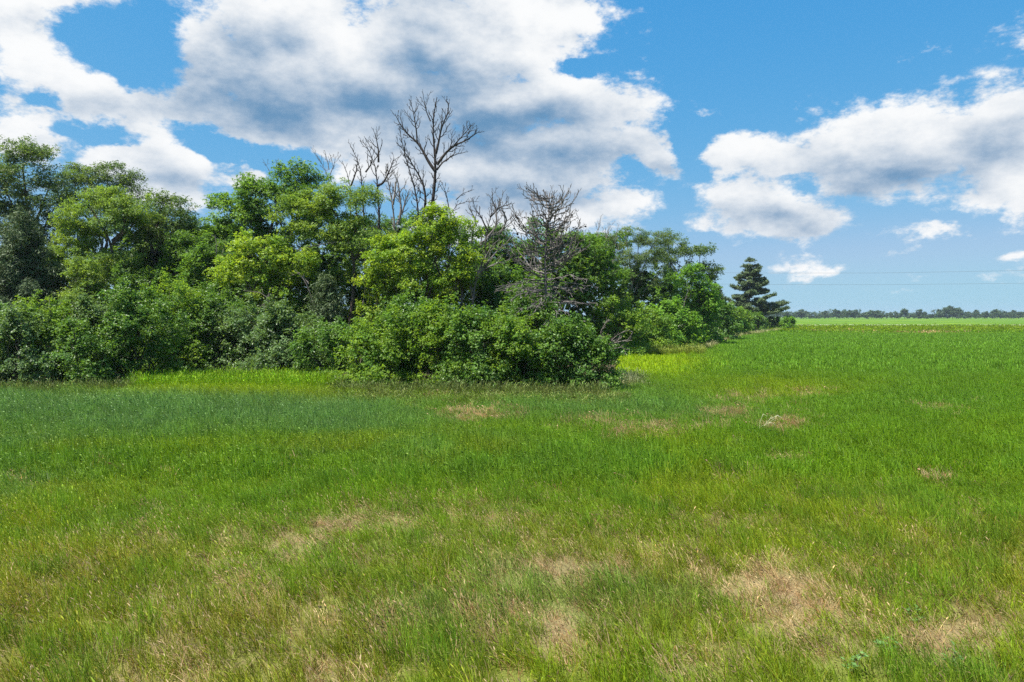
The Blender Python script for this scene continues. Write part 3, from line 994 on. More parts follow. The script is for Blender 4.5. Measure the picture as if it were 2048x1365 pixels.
def twig_out(path, rng, level, spacing, length, rad, up=.35, ang=(.45, .9), start=.15, paths=None, n_level=2):
    """Side twigs along a path, then twigs on the twigs."""
    p, r = path
    seg = np.r_[0, np.cumsum(np.linalg.norm(np.diff(p, axis=0), axis=1))]
    L = seg[-1]
    s = L * start + rng.uniform(0, spacing)
    side = rng.uniform(0, 6.283)
    while s < L * .985:
        c = np.array([np.interp(s, seg, p[:, i]) for i in range(3)])
        r_here = np.interp(s, seg, r)
        j = min(len(p) - 2, int(np.searchsorted(seg, s)) - 1)
        t = unit(p[j + 1] - p[j])
        side += 2.4 + rng.normal() * .5
        u = unit(np.cross(t, np.array([.2, .9, .3]))); v = np.cross(t, u)
        d = u * math.cos(side) + v * math.sin(side)
        a = rng.uniform(*ang)
        d0 = unit(t * math.cos(a) + d * math.sin(a))
        ln = length * rng.uniform(.45, 1.2) * (1 - .5 * s / L)
        e = c + d0 * ln * .8 + np.array([0, 0, up * ln]) * rng.uniform(.3, 1.1)
        q = bend(c, e, rng, n=6, wob=.12, start_dir=d0)
        rr = min(rad, r_here * .75)
        pr = (q, np.linspace(rr, max(.0155, rr * .3), len(q)))
        paths.append(pr)
        if level < n_level:
            twig_out(pr, rng, level + 1, max(.24, spacing * .75), ln * .55, rr * .6, up, ang, .2, paths, n_level)
        s += spacing * rng.uniform(.6, 1.5)


def dead_tree(name, label, D, base_px, limbs, seed, radii, bark, spacing=.5, length=1.6, trad=.03, base_dd=0, cat='dead tree', up=.35, n_level=2, group=None):
    """A bare tree: hand-laid main stems with fine twigs grown on them."""
    rng = np.random.default_rng(seed)
    base = np.array([gx(base_px, D), D + base_dd, 0.0])
    t = thing(name, base, label, cat, group)
    first = True
    for lp, (ra, rb) in zip(limbs, radii):
        pth = px_path(lp, D, base if first else None, ra, rb, 16)
        tw = []
        twig_out(pth, rng, 1, spacing, length, trad, up, start=.45 if first else .2, paths=tw, n_level=n_level)
        nm = "trunk" if first else "limb"
        o = link(nm, tubes(nm, [(pth[0] - base, pth[1])], bark, 8), t)
        if tw:
            tag(link("twigs", tubes("twigs", [(q - base, r) for q, r in tw], bark, 4), o), kind="stuff")
        first = False
    return t


def conifer(name, label, D, px, top_py, w_px, st, seed, low=.12, sparse=1.0, skew=0.0, bark=None, lift=.12, group=None, gap=1.0, whorl=(4, 7)):
    rng = np.random.default_rng(seed)
    k = D / FPX
    base = np.array([gx(px, D), D, 0.0])
    h = at(px, top_py, D)[2]
    R = w_px * .5 * k
    p = bend(base - np.array([0, 0, .1]), base + np.array([0, 0, h]), rng, n=14, wob=.008)
    trunk = (p, np.linspace(.018 * h, .01, 14))
    br, cent = [], []
    z = low
    while z < .985:
        nb = rng.integers(*whorl) if z < .8 else rng.integers(3, 5)
        a0 = rng.uniform(0, 6.283)
        for i in range(nb):
            a = a0 + 6.283 * i / nb + rng.normal() * .25
            f = (1 - z) ** .82 * (1 - .35 * max(0, .22 - z) / .22)
            ln = R * f * rng.uniform(.6, 1.2) * (1 + skew * math.cos(a)) + .03 * h
            c = base + np.array([0, 0, h * min(.99, z + rng.normal() * .012)])
            e = c + np.array([math.cos(a) * ln, math.sin(a) * ln, ln * (lift + rng.normal() * .15)])
            q = bend(c, e, rng, n=7, wob=.04, sag=-.06)
            br.append((q, np.linspace(.004 * h * (1 - z) + .012, .008, 7)))
            m = max(2, int(ln / (st['rc'] * .62 * sparse)))
            s = np.linspace(.28, 1.0, m)
            cc = np.stack([np.interp(s * 6, np.arange(7), q[:, j]) for j in range(3)], 1)
            sd = np.array([-math.sin(a), math.cos(a), 0])
            w = (1.0 - s * .75) * ln * .26
            cc = np.concatenate([cc, cc + sd * w[:, None], cc - sd * w[:, None]]) if ln > 1.2 else cc
            cent.append(cc + rng.normal(size=cc.shape) * st['rc'] * .22)
        z += rng.uniform(.034, .058) * gap
    cent.append(base + np.array([[0, 0, h * .97], [0, 0, h * 1.0]]))
    cent = np.concatenate(cent)
    t = thing(name, base, label, 'conifer', group)
    link("trunk", tubes("trunk", [(trunk[0] - base, trunk[1])], bark or BARK, 8), t)
    tag(link("branches", tubes("branches", [(q - base, r) for q, r in br], bark or BARK, 4), t), kind="stuff")
    v, col = leaves_at(cent, st, rng)
    tag(link("crown", leaf_mesh("crown", v - base, st['mat'], col), t), kind="stuff")
    return t


# ------------------------------------------------------------------ the wood: shrubs along its edge
def ordinal(i):
    return ["first", "second", "third", "fourth", "fifth", "sixth", "seventh", "eighth", "ninth", "tenth", "eleventh", "twelfth", "thirteenth", "fourteenth", "fifteenth", "sixteenth", "seventeenth"][i]


SH = [  # px, depth, width px, top y, style, label
    (-40, 43, 190, 615, S_SHRUB, "dark green shrub at the very left end of the hedge, cut by the frame"),
    (35, 41.5, 150, 630, S_SHRUB_BLUE, "low dull green shrub standing in front of the yellow green bush at the left"),
    (95, 44, 150, 588, S_SHRUB_LIME, "yellow green bush rising above the hedge near the left end"),
    (160, 42, 130, 650, S_SHRUB, "small dark green shrub right of the yellow green bush, at the field edge"),
    (205, 45, 150, 598, S_SHRUB_BLUE, "bluish green rounded shrub behind the small dark shrub near the left end"),
    (285, 44.5, 190, 585, S_SHRUB, "broad green shrub just left of where the bright tall grass strip begins"),
    (345, 50, 190, 566, S_SHRUB_LIME, "tall light green shrub above the start of the bright tall grass strip"),
    (425, 51, 190, 590, S_SHRUB, "dark green shrub behind the left part of the tall grass strip"),
    (510, 50, 210, 612, S_SHRUB_BLUE, "silvery blue green shrub behind the middle of the tall grass strip"),
    (600, 49, 190, 632, S_SHRUB_BLUE, "silvery shrub left of the big front thicket, behind the tall grass strip"),
    (660, 46, 170, 655, S_SHRUB, "dark shrub in the notch where the hedge steps forward to the field"),
    (745, 42.5, 180, 628, S_SHRUB_LIME, "green shrub with yellowish shoots, leftmost of the big front thicket"),
    (815, 44, 190, 600, S_SHRUB, "tall dark green shrub, second from the left in the front thicket"),
    (890, 42.5, 180, 612, S_SHRUB_LIME, "bright leaved shrub in the middle of the big front thicket"),
    (965, 42, 190, 618, S_SHRUB, "dense green shrub left of the dead pine in the front thicket"),
    (1040, 41.5, 180, 640, S_SHRUB_LIME, "yellowish green shrub at the foot of the dead pine, left side"),
    (1120, 41.5, 190, 650, S_SHRUB, "dark glossy shrub under the dead pine in the front thicket"),
    (1180, 41, 120, 690, S_SHRUB, "low dark shrub forming the right front corner of the thicket"),
    (1060, 45, 160, 600, S_SHRUB, "upright shrub around the trunk of the dead pine"),
    (1225, 66, 150, 605, S_SHRUB_LIME, "light green shrub behind the small clearing, its left side"),
    (1290, 72, 150, 612, S_SHRUB_LIME, "yellow green shrub behind the middle of the small clearing"),
    (1345, 78, 120, 600, S_BRIGHT, "bright green shrub at the right end of the small clearing"),
    (1392, 92, 110, 590, S_BRIGHT, "bright green bush where the receding wood edge begins"),
    (1428, 108, 96, 605, S_SHRUB, "dark green bush on the receding wood edge, second from the clearing"),
    (1455, 135, 80, 612, S_SHRUB_LIME, "green bush on the receding wood edge below the small dark conifer"),
    (1478, 165, 62, 620, S_SHRUB_LIME, "light green bush just left of the lone conifer"),
    (1505, 190, 62, 630, S_SHRUB, "bush at the foot of the lone conifer"),
    (1535, 200, 60, 636, S_SHRUB, "low dark bush right of the lone conifer trunk"),
]
for i, (px, D, w, top, st, lab) in enumerate(SH):
    st = dict(st)
    if D < 60:
        D -= 5.4; top -= 9
    if D > 60:                       # farther bushes carry coarser sprigs
        f = min(2.4, D / 48.0)
        st['size'] *= f; st['width'] *= f; st['rc'] *= min(1.7, f); st['spread'] *= f; st['tri'] = True
    shrub("shrub", lab, px, D, w, top, st, 100 + i, "shrubs along the edge of the wood", n_lobe=6)

st = dict(S_BRIGHT); st['size'] *= 2; st['width'] *= 2; st['rc'] = .55; st['spread'] = .2
shrub("shrub", "small round bush standing alone right of the lone conifer", 1577, 196, 34, 634, st, 151, None, n_lobe=3)

# understory further inside, seen through the gaps
UN = [(-30, 57, 240, 500), (110, 59, 230, 505), (240, 60, 230, 490), (350, 59, 220, 480), (470, 60, 220, 480), (590, 60, 230, 480), (700, 58, 230, 480),
      (820, 57, 230, 480), (930, 58, 220, 490), (1020, 60, 200, 480), (1110, 63, 190, 480), (1190, 70, 180, 490), (1270, 88, 150, 530), (1330, 100, 130, 535)]
for i, (px, D, w, top) in enumerate(UN):
    shrub("understory_thicket", "dark leafy thicket inside the wood, %s from the left" % ordinal(i), px, D, w, top, S_UNDER, 200 + i,
          "thickets inside the wood", n_lobe=4)

MID = [  # saplings and small trees standing just behind the shrubs
    (-10, 51, 130, 516, S_DARK), (90, 52, 110, 531, S_ELM), (170, 50, 120, 524, S_LOCUST), (262, 51, 110, 536, S_DARK), (335, 53, 110, 516, S_ELM), (400, 52, 120, 496, S_ELM),
    (470, 52, 110, 526, S_DARK), (560, 50, 130, 516, S_LIME), (630, 51, 120, 521, S_ELM), (705, 52, 120, 511, S_LOCUST), (775, 49, 130, 521, S_LIME), (840, 50, 120, 536, S_ELM),
    (905, 49, 120, 526, S_LIME), (985, 50, 120, 531, S_DARK), (1050, 56, 120, 530, S_ELM)]
for i, (px, D, w, top, st) in enumerate(MID):
    shrub("sapling", "leafy young tree just behind the hedge, %s from the left" % ordinal(i), px, D, w, top, st, 300 + i,
          "young trees behind the hedge", n_lobe=5, cat='young tree')

# ------------------------------------------------------------------ the wood: leafy trees
leafy_tree("open_tree", "tall open crowned dark green tree at the left edge of the picture", 60, 55,
           [(55, 345, 85, 62), (0, 385, 70, 60), (100, 400, 62, 50), (40, 300, 40, 26), (20, 450, 80, 45), (-60, 400, 70, 80), (115, 470, 70, 48)], S_OPEN, 1,
           limbs=[[(58, 560), (62, 470), (52, 400), (45, 330)], [(60, 480), (85, 410), (100, 370)], [(60, 490), (25, 410), (5, 370)], [(66, 520), (95, 440), (112, 410)]], r0=.26, every=1, thick=1.3)
leafy_tree("leafy_tree", "dark green tree whose flat top shows behind the pale tree at left", 68, 205,
           [(175, 385, 62, 52), (240, 390, 56, 50), (150, 350, 34, 26), (215, 345, 40, 22), (265, 370, 30, 26), (200, 440, 90, 60)], S_OPEN, 2, r0=.24)
leafy_tree("locust_tree", "pale yellow green tree with a crooked dark trunk, left part of the wood", 53, 232,
           [(200, 435, 78, 46), (260, 430, 60, 44), (150, 480, 56, 40), (225, 395, 50, 24), (170, 540, 80, 42), (250, 530, 40, 40), (110, 520, 40, 28)], S_LOCUST, 3,
           limbs=[[(232, 560), (226, 500), (222, 478), (200, 445), (180, 415)], [(224, 482), (245, 465), (252, 445), (243, 425), (255, 400)], [(224, 490), (262, 452), (285, 430)]], r0=.2, every=1)
leafy_tree("leafy_tree", "dark stemmed tree with a thin domed crown between pale tree and big round tree", 56, 312,
           [(325, 425, 58, 42), (360, 440, 34, 40), (295, 450, 36, 34), (330, 480, 56, 30), (372, 480, 26, 26)], S_OPEN, 4,
           limbs=[[(314, 580), (308, 510), (298, 470), (292, 430)], [(308, 512), (325, 480), (345, 465), (365, 440)], [(300, 480), (316, 450), (322, 410)]], r0=.19, every=1)
leafy_tree("leafy_tree", "large round crowned deep green tree left of the bare tall trees", 57, 548,
           [(560, 415, 84, 64), (480, 440, 70, 56), (610, 390, 56, 46), (590, 350, 42, 26), (430, 490, 60, 52), (520, 500, 80, 60), (510, 375, 34, 24), (640, 470, 60, 60)], S_ELM, 5, r0=.3)
leafy_tree("locust_tree", "yellow green spreading tree in front of the big round tree", 50, 690,
           [(690, 410, 62, 44), (625, 400, 62, 30), (590, 425, 44, 30), (720, 470, 70, 50), (660, 460, 60, 40), (735, 390, 20, 24), (600, 470, 40, 34)], S_LOCUST, 6,
           limbs=[[(705, 600), (712, 540), (700, 480), (680, 440), (655, 405)], [(702, 490), (715, 450), (712, 410), (700, 380)], [(690, 460), (650, 440), (610, 420)], [(708, 520), (745, 480), (750, 450)]], r0=.2, every=1)
leafy_tree("lime_green_tree", "light lime green tree below the tall bare tree", 47, 855,
           [(870, 455, 54, 40), (820, 500, 62, 44), (905, 490, 50, 48), (775, 520, 56, 44), (840, 560, 72, 40), (930, 540, 40, 40), (885, 432, 30, 20), (945, 460, 16, 26)], S_LIME, 7, r0=.18)
leafy_tree("lime_green_tree", "low lime green tree in front of the big round tree", 49, 520,
           [(530, 510, 62, 36), (480, 550, 60, 34), (560, 560, 56, 36), (600, 520, 34, 28), (500, 480, 30, 22)], S_LIME, 8, r0=.15)
leafy_tree("leafy_tree", "dim green tree filling the gap left of the lime green trees", 54, 400,
           [(415, 530, 60, 40), (380, 500, 44, 40), (440, 580, 60, 34)], S_DARK, 9, r0=.16)
leafy_tree("leafy_tree", "dark tree right of the lime green tree behind the leaning dead stems", 62, 1010,
           [(1000, 510, 60, 46), (950, 560, 60, 40), (1050, 530, 56, 44), (980, 470, 40, 22)], S_DARK, 10, r0=.18)
leafy_tree("leafy_tree", "green tree seen through the branches of the dead pine", 66, 1130,
           [(1130, 500, 62, 40), (1085, 480, 44, 34), (1180, 500, 44, 36), (1120, 560, 70, 50), (1200, 550, 44, 44)], S_ELM, 11, r0=.2)
leafy_tree("airy_tree", "thin greyish green tree with many pale stems right of the dead pine", 86, 1262,
           [(1275, 500, 50, 40), (1310, 480, 44, 28), (1240, 540, 46, 40), (1300, 545, 50, 44), (1265, 465, 26, 16), (1335, 500, 34, 26), (1215, 500, 26, 30)], S_AIRY, 12,
           limbs=[[(1262, 610), (1264, 560), (1258, 510), (1250, 470)], [(1264, 600), (1285, 540), (1300, 500), (1320, 465)], [(1263, 580), (1275, 520), (1278, 470)], [(1270, 600), (1300, 570), (1335, 530)]],
           r0=.17, every=1, bark=BARK_GREY, thick=1.3)
leafy_tree("spreading_tree", "flat spreading tree with layered branches reaching out to the right", 108, 1372,
           [(1370, 505, 44, 16), (1400, 500, 34, 14), (1345, 480, 34, 16), (1418, 535, 30, 12), (1375, 540, 44, 18), (1438, 540, 14, 6), (1330, 520, 40, 24), (1405, 560, 30, 16)],
           dict(S_OPEN, size=.3, width=.17, rc=.9, spread=.2), 13, r0=.24, thick=1.2, every=1)
leafy_tree("leafy_tree", "bright green tree at the right end of the wood above the hedge", 90, 1372,
           [(1370, 570, 44, 36), (1395, 610, 40, 44), (1350, 620, 44, 46), (1385, 545, 26, 16), (1415, 585, 22, 22)], dict(S_BRIGHT, size=.26, width=.17, rc=.8, spread=.15), 14, r0=.2)
leafy_tree("leafy_tree", "far green tree top in the gap between thin tree and dead pine", 100, 1215,
           [(1215, 500, 40, 30), (1180, 485, 34, 20), (1240, 480, 28, 18), (1200, 540, 50, 30)], dict(S_ELM, size=.28, width=.18, rc=.9), 15, r0=.2)
leafy_tree("leafy_tree", "dark crown deep in the wood behind the lime green tree", 70, 790,
           [(760, 480, 70, 46), (840, 470, 60, 44), (900, 480, 50, 40), (700, 500, 50, 40)], S_DARK, 16, r0=.22)
leafy_tree("leafy_tree", "shaded tree deep in the wood behind the dark stemmed tree", 70, 350,
           [(330, 470, 70, 50), (400, 480, 56, 44), (280, 500, 56, 50)], S_DARK, 17, r0=.22)

# ------------------------------------------------------------------ the wood: conifers
conifer("cedar_tree", "dark grey green cedar in front of the open tree at the left edge", 50, 45, 425, 190, S_CEDAR, 31, low=.03)
conifer("cedar_tree", "small dark cedar tucked among the shrubs left of the front thicket", 47.5, 652, 560, 84, S_CEDAR, 32, low=.05)
conifer("cedar_tree", "dull grey cedar behind the hedge near the dark stemmed tree", 51, 165, 560, 130, S_CEDAR, 33, low=.05)
conifer("spruce_tree", "tall lone dark conifer standing free at the end of the wood", 200, 1498, 517, 132,
        dict(S_CEDAR, size=.55, width=.22, rc=.44, spread=.20, flat=.8, up=.4, hang=.1, lai=.8, cover=1), 34, low=.19, sparse=1.7, skew=.2, lift=.12, gap=1.32, whorl=(4, 6))
conifer("spruce_tree", "small bluish dark conifer at the end of the wood left of the lone one", 140, 1432, 575, 60,
        dict(S_CEDAR, size=.55, width=.22, rc=.6, spread=.25, flat=.5, up=.4, hang=.1, lai=1.2), 35, low=.1, lift=.02)
conifer("spruce_tree", "dark pointed young conifer beside the small bluish one", 150, 1412, 590, 50,
        dict(S_CEDAR, size=.55, width=.22, rc=.6, spread=.25, flat=.5, up=.4, hang=.1, lai=1.2), 36, low=.1, lift=.02)

# ------------------------------------------------------------------ the wood: bare and dead trees
dead_tree("bare_tree", "tallest bare dead tree rising against the clouds above the wood", 58, 858,
          [[(858, 560), (861, 450), (864, 405), (871, 365), (875, 345), (872, 310), (863, 265), (860, 240), (866, 215), (874, 195)],
           [(861, 243), (852, 222), (848, 200)],
           [(870, 342), (857, 325), (845, 300), (834, 283), (815, 270), (800, 250), (790, 228)],
           [(834, 283), (833, 262), (830, 245), (826, 220), (820, 203)],
           [(874, 330), (892, 305), (910, 290), (930, 283), (946, 272), (960, 262)],
           [(908, 291), (925, 272), (938, 258), (946, 247)],
           [(872, 308), (878, 282), (882, 258), (893, 232), (900, 215), (892, 200)],
           [(874, 340, 1.5), (885, 325, 2), (905, 312, 3), (925, 305, 3.5)]],
          41, [(.32, .03), (.06, .018), (.15, .02), (.07, .018), (.14, .02), (.06, .018), (.11, .018), (.08, .018)], BARK_DEAD, spacing=.26, length=1.7, trad=.044)
dead_tree("bare_tree", "slender pair of bare leaning stems just left of the tallest dead tree", 57, 836,
          [[(836, 560), (838, 440), (836, 390), (827, 360), (815, 335), (806, 305), (802, 270), (797, 248)],
           [(840, 450), (853, 405), (848, 370), (835, 345), (820, 322), (808, 300), (793, 285)]],
          42, [(.16, .018), (.13, .018)], BARK_DEAD, spacing=.26, length=1.6, trad=.042)
dead_tree("bare_tree", "crooked bare tree with a kinked stem left of the tall dead ones", 56, 752,
          [[(756, 560), (757, 430), (766, 417), (755, 398), (750, 380), (753, 368), (755, 350), (757, 325), (748, 310), (735, 295), (724, 280)],
           [(757, 325), (757, 300), (751, 270)],
           [(753, 371), (764, 370), (773, 355), (782, 335), (788, 315)]],
          43, [(.21, .018), (.09, .016), (.11, .018)], BARK_DEAD, spacing=.26, length=1.6, trad=.042)
dead_tree("bare_tree", "curved bare tree above the yellow green spreading tree", 56, 730,
          [[(731, 560), (729, 420), (722, 392), (716, 376), (727, 362), (731, 345), (722, 325), (708, 310), (700, 290)],
           [(731, 345), (742, 330), (745, 310)]],
          44, [(.17, .018), (.08, .016)], BARK_DEAD, spacing=.26, length=1.5, trad=.042)
dead_tree("broken_dead_tree", "short broken dead tree with snapped stems between the tall bare trees", 55, 795,
          [[(795, 560), (789, 440), (785, 400), (776, 368), (772, 340)], [(796, 450), (803, 420), (799, 390), (797, 368), (790, 348)],
           [(803, 430), (812, 400), (819, 378)], [(786, 410), (790, 385), (791, 364)]],
          45, [(.17, .03), (.12, .02), (.08, .015), (.09, .06)], BARK_GREY, spacing=.26, length=1.6, trad=.042)
dead_tree("bare_tree", "thin bare tree top poking out above the big round tree, right side", 58, 664,
          [[(664, 560), (661, 400), (659, 345), (648, 325), (632, 308), (621, 294)], [(658, 340), (655, 322), (650, 308)], [(660, 350), (668, 330), (672, 312)]],
          46, [(.11, .01), (.04, .01), (.04, .01)], BARK_GREY, spacing=.24, length=1.1, trad=.032)
dead_tree("bare_tree", "small bare twigs poking out at the top of the big round tree, left side", 58, 556,
          [[(556, 560), (552, 400), (548, 345), (536, 333), (525, 318)], [(550, 350), (553, 335), (552, 322)]],
          47, [(.10, .01), (.03, .01)], BARK_GREY, spacing=.24, length=.8, trad=.028)
dead_tree("bare_tree", "low spreading bare limb right of the tallest dead tree", 55, 900,
          [[(898, 560), (897, 440), (898, 415), (907, 403), (918, 397), (935, 400), (958, 404)], [(898, 418), (893, 390), (882, 362)], [(912, 400), (925, 388), (945, 380)]],
          48, [(.11, .012), (.05, .01), (.04, .01)], BARK_DEAD, spacing=.26, length=1.1, trad=.034)
dead_tree("leaning_dead_tree", "dead tree leaning right with grey branches left of the dead pine", 48.5, 925,
          [[(922, 600), (928, 525), (947, 489), (972, 476), (1005, 466), (1028, 443), (1040, 425)], [(946, 490), (945, 463), (953, 440), (937, 416)],
           [(975, 475), (992, 455), (994, 425), (985, 400), (976, 388)], [(1000, 468), (1015, 440), (1003, 418), (998, 395)]],
          49, [(.14, .018), (.08, .016), (.08, .016), (.07, .016)], BARK_PINE, spacing=.24, length=1.3, trad=.036)
dead_tree("leaning_dead_tree", "fallen grey dead stems slanting through the wood left of the dead pine", 46.5, 945,
          [[(945, 600), (952, 550), (979, 518), (1008, 489), (1030, 470)], [(950, 560), (968, 520), (985, 490), (1000, 478)], [(955, 548), (985, 530), (1020, 520)]],
          50, [(.10, .018), (.08, .016), (.07, .016)], BARK_PINE, spacing=.24, length=1.2, trad=.034)
dead_tree("bare_tree", "greyish bare tree with fine twigs right of the dead pine top", 68, 1190,
          [[(1190, 600), (1188, 520), (1192, 480), (1200, 440)], [(1189, 530), (1205, 490), (1222, 450)], [(1189, 540), (1170, 500), (1165, 460)]],
          51, [(.08, .014), (.07, .012), (.06, .012)], BARK_GREY, spacing=.26, length=1.6, trad=.036)
dead_tree("bare_tree", "thin bare grey stems at the back right of the wood", 78, 1225,
          [[(1228, 600), (1226, 530), (1230, 480), (1238, 448)], [(1226, 540), (1212, 500), (1210, 462)]],
          52, [(.12, .012), (.07, .01)], BARK_GREY, spacing=.3, length=1.8, trad=.052)
dead_tree("bare_tree", "bare twiggy tree top between the tallest dead tree and the dead pine", 57, 975,
          [[(972, 600), (970, 480), (978, 440), (990, 410), (985, 385)], [(974, 460), (960, 430), (945, 412)], [(980, 435), (1000, 415), (1022, 408)]],
          55, [(.12, .018), (.08, .016), (.08, .016)], BARK_DEAD, spacing=.26, length=1.4, trad=.05)
dead_tree("bare_tree", "bare twigs spreading left of the crooked bare tree", 57, 700,
          [[(702, 600), (700, 420), (704, 370), (696, 340), (684, 322)], [(702, 372), (712, 345), (716, 322)]],
          56, [(.12, .018), (.08, .016)], BARK_DEAD, spacing=.26, length=1.2, trad=.045)
dead_tree("dead_branch", "pale bare branch hanging out of the bright green tree at the wood's end", 84, 1362,
          [[(1372, 660), (1366, 620), (1372, 590), (1382, 572)], [(1368, 625), (1352, 610), (1340, 600)]],
          53, [(.06, .01), (.04, .01)], BARK_GREY, spacing=.4, length=1.1, trad=.018, cat='branch')
dead_tree("dead_brush", "tangle of dead grey twigs beside the front thicket at the clearing", 38.5, 1222,
          [[(1222, 730), (1215, 690), (1235, 668), (1260, 660)], [(1214, 690), (1238, 684), (1262, 678)], [(1214, 695), (1200, 665), (1215, 640)], [(1216, 700), (1240, 695), (1255, 700)]],
          54, [(.035, .008), (.03, .008), (.03, .008), (.025, .008)], BARK_GREY, spacing=.22, length=.9, trad=.014, cat='brush', up=.1)
for i, (px, D, pts, lab) in enumerate([
        (615, 48, [[(640, 640), (610, 560), (600, 545), (590, 540)], [(604, 552), (612, 560), (618, 580)], [(600, 546), (580, 552), (560, 548)]], "bare pale branch over the silvery shrubs below the low lime green tree"),
        (540, 47.5, [[(545, 660), (540, 600), (532, 580), (545, 575)], [(536, 590), (530, 610), (538, 616)], [(540, 600), (520, 585), (490, 582)]], "crooked pale dead branch above the silvery blue green shrub"),
        (700, 49, [[(720, 640), (735, 560), (735, 500), (700, 480), (640, 488), (595, 500)]], "broken thick dead bough lying across the yellow green tree"),
        (440, 52, [[(432, 640), (430, 540), (436, 500), (430, 470)], [(432, 530), (446, 505), (452, 480)]], "pale bare trunk in the gap left of the low lime green tree")]):
    dead_tree("dead_branch", lab, D, px, pts, 60 + i, [(.075, .02)] + [(.03, .008)] * 3, BARK_GREY, spacing=.4, length=.8, trad=.015, cat='branch', up=.05)


def dead_pine():
    """Dead pine with upswept cone-bearing top branches and drooping lower whorls."""
    rng = np.random.default_rng(77)
    D = 40.0
    base = np.array([gx(1092, D), D, 0.0])
    t = thing("dead_pine_tree", base, "brown dead pine with cones in its bare fan shaped top", "dead tree")
    tr = px_path([(1092, 640), (1092, 576), (1090, 511), (1092, 472), (1097, 447), (1098, 414), (1100, 384)], D, base, .15, .015, 22)
    o = link("trunk", tubes("trunk", [(tr[0] - base, tr[1])], BARK_PINE, 8), t)
    top = []
    zs = tr[0][:, 2]
    H = zs[-1]
    cones = []
    upper, lower = [], []
    for z in np.arange(3.4, H - .3, .19):
        c = np.array([np.interp(z, zs, tr[0][:, i]) for i in range(3)])
        f = (z - 3.4) / (H - 3.4)
        nb = 3
        for i in range(nb):
            a = rng.uniform(0, 6.283)
            if f > .36:                       # upswept crown
                ln = (3.0 - 1.5 * (f - .36) / .64) * rng.uniform(.65, 1.15)
                e = c + np.array([math.cos(a) * ln * .95, math.sin(a) * ln * .95, min(ln * rng.uniform(.35, .9), H + .25 - z)])
                q = bend(c, e, rng, n=8, wob=.10, start_dir=(math.cos(a), math.sin(a), .15))
                pr = (q, np.linspace(.042, .013, 8))
                upper.append(pr)
                tw = []
                twig_out(pr, rng, 1, .26, .75, .022, .3, paths=tw, n_level=2)
                upper.extend(tw)
                for k in range(rng.integers(1, 4)):
                    cones.append(q[rng.integers(3, 8)] + rng.normal(size=3) * .07)
            else:
                ln = rng.uniform(1.6, 3.9)
                e = c + np.array([math.cos(a) * ln, math.sin(a) * ln, -ln * rng.uniform(-.05, .22)])
                q = bend(c, e, rng, n=8, wob=.07, start_dir=(math.cos(a), math.sin(a), .1))
                pr = (q, np.linspace(.036, .012, 8))
                lower.append(pr)
                tw = []
                twig_out(pr, rng, 1, .2, .7, .018, -.12, paths=tw, n_level=2)
                lower.extend(tw)
    tag(link("upper_branches", tubes("upper_branches", [(p - base, r) for p, r in upper], BARK_PINE, 5), t), kind="stuff")
    tag(link("lower_branches", tubes("lower_branches", [(p - base, r) for p, r in lower], BARK_PINE, 5), t), kind="stuff")
    # cones: small lathed ovoids sharing one mesh
    ring = []
    prof = [(0, -.055), (.026, -.045), (.042, -.012), (.036, .025), (.016, .055), (0, .066)]
    vs, fs = [], []
    for r, z in prof:
        for k in range(6):
            a = k / 6 * 6.283
            vs.append((r * math.cos(a), r * math.sin(a), z))
    for i in range(len(prof) - 1):
        for k in range(6):
            fs.append((i * 6 + k, i * 6 + (k + 1) % 6, (i + 1) * 6 + (k + 1) % 6, (i + 1) * 6 + k))
    cm = bpy.data.meshes.new("cone"); cm.from_pydata(vs, [], fs); cm.materials.append(BARK_DEAD)
    for c in cones[:110]:
        k = link("pine_cone", cm, t, loc=tuple(c - base))
        k.rotation_euler = tuple(rng.uniform(0, 3, 3)); s = rng.uniform(.9, 1.4); k.scale = (s, s, s)


dead_pine()


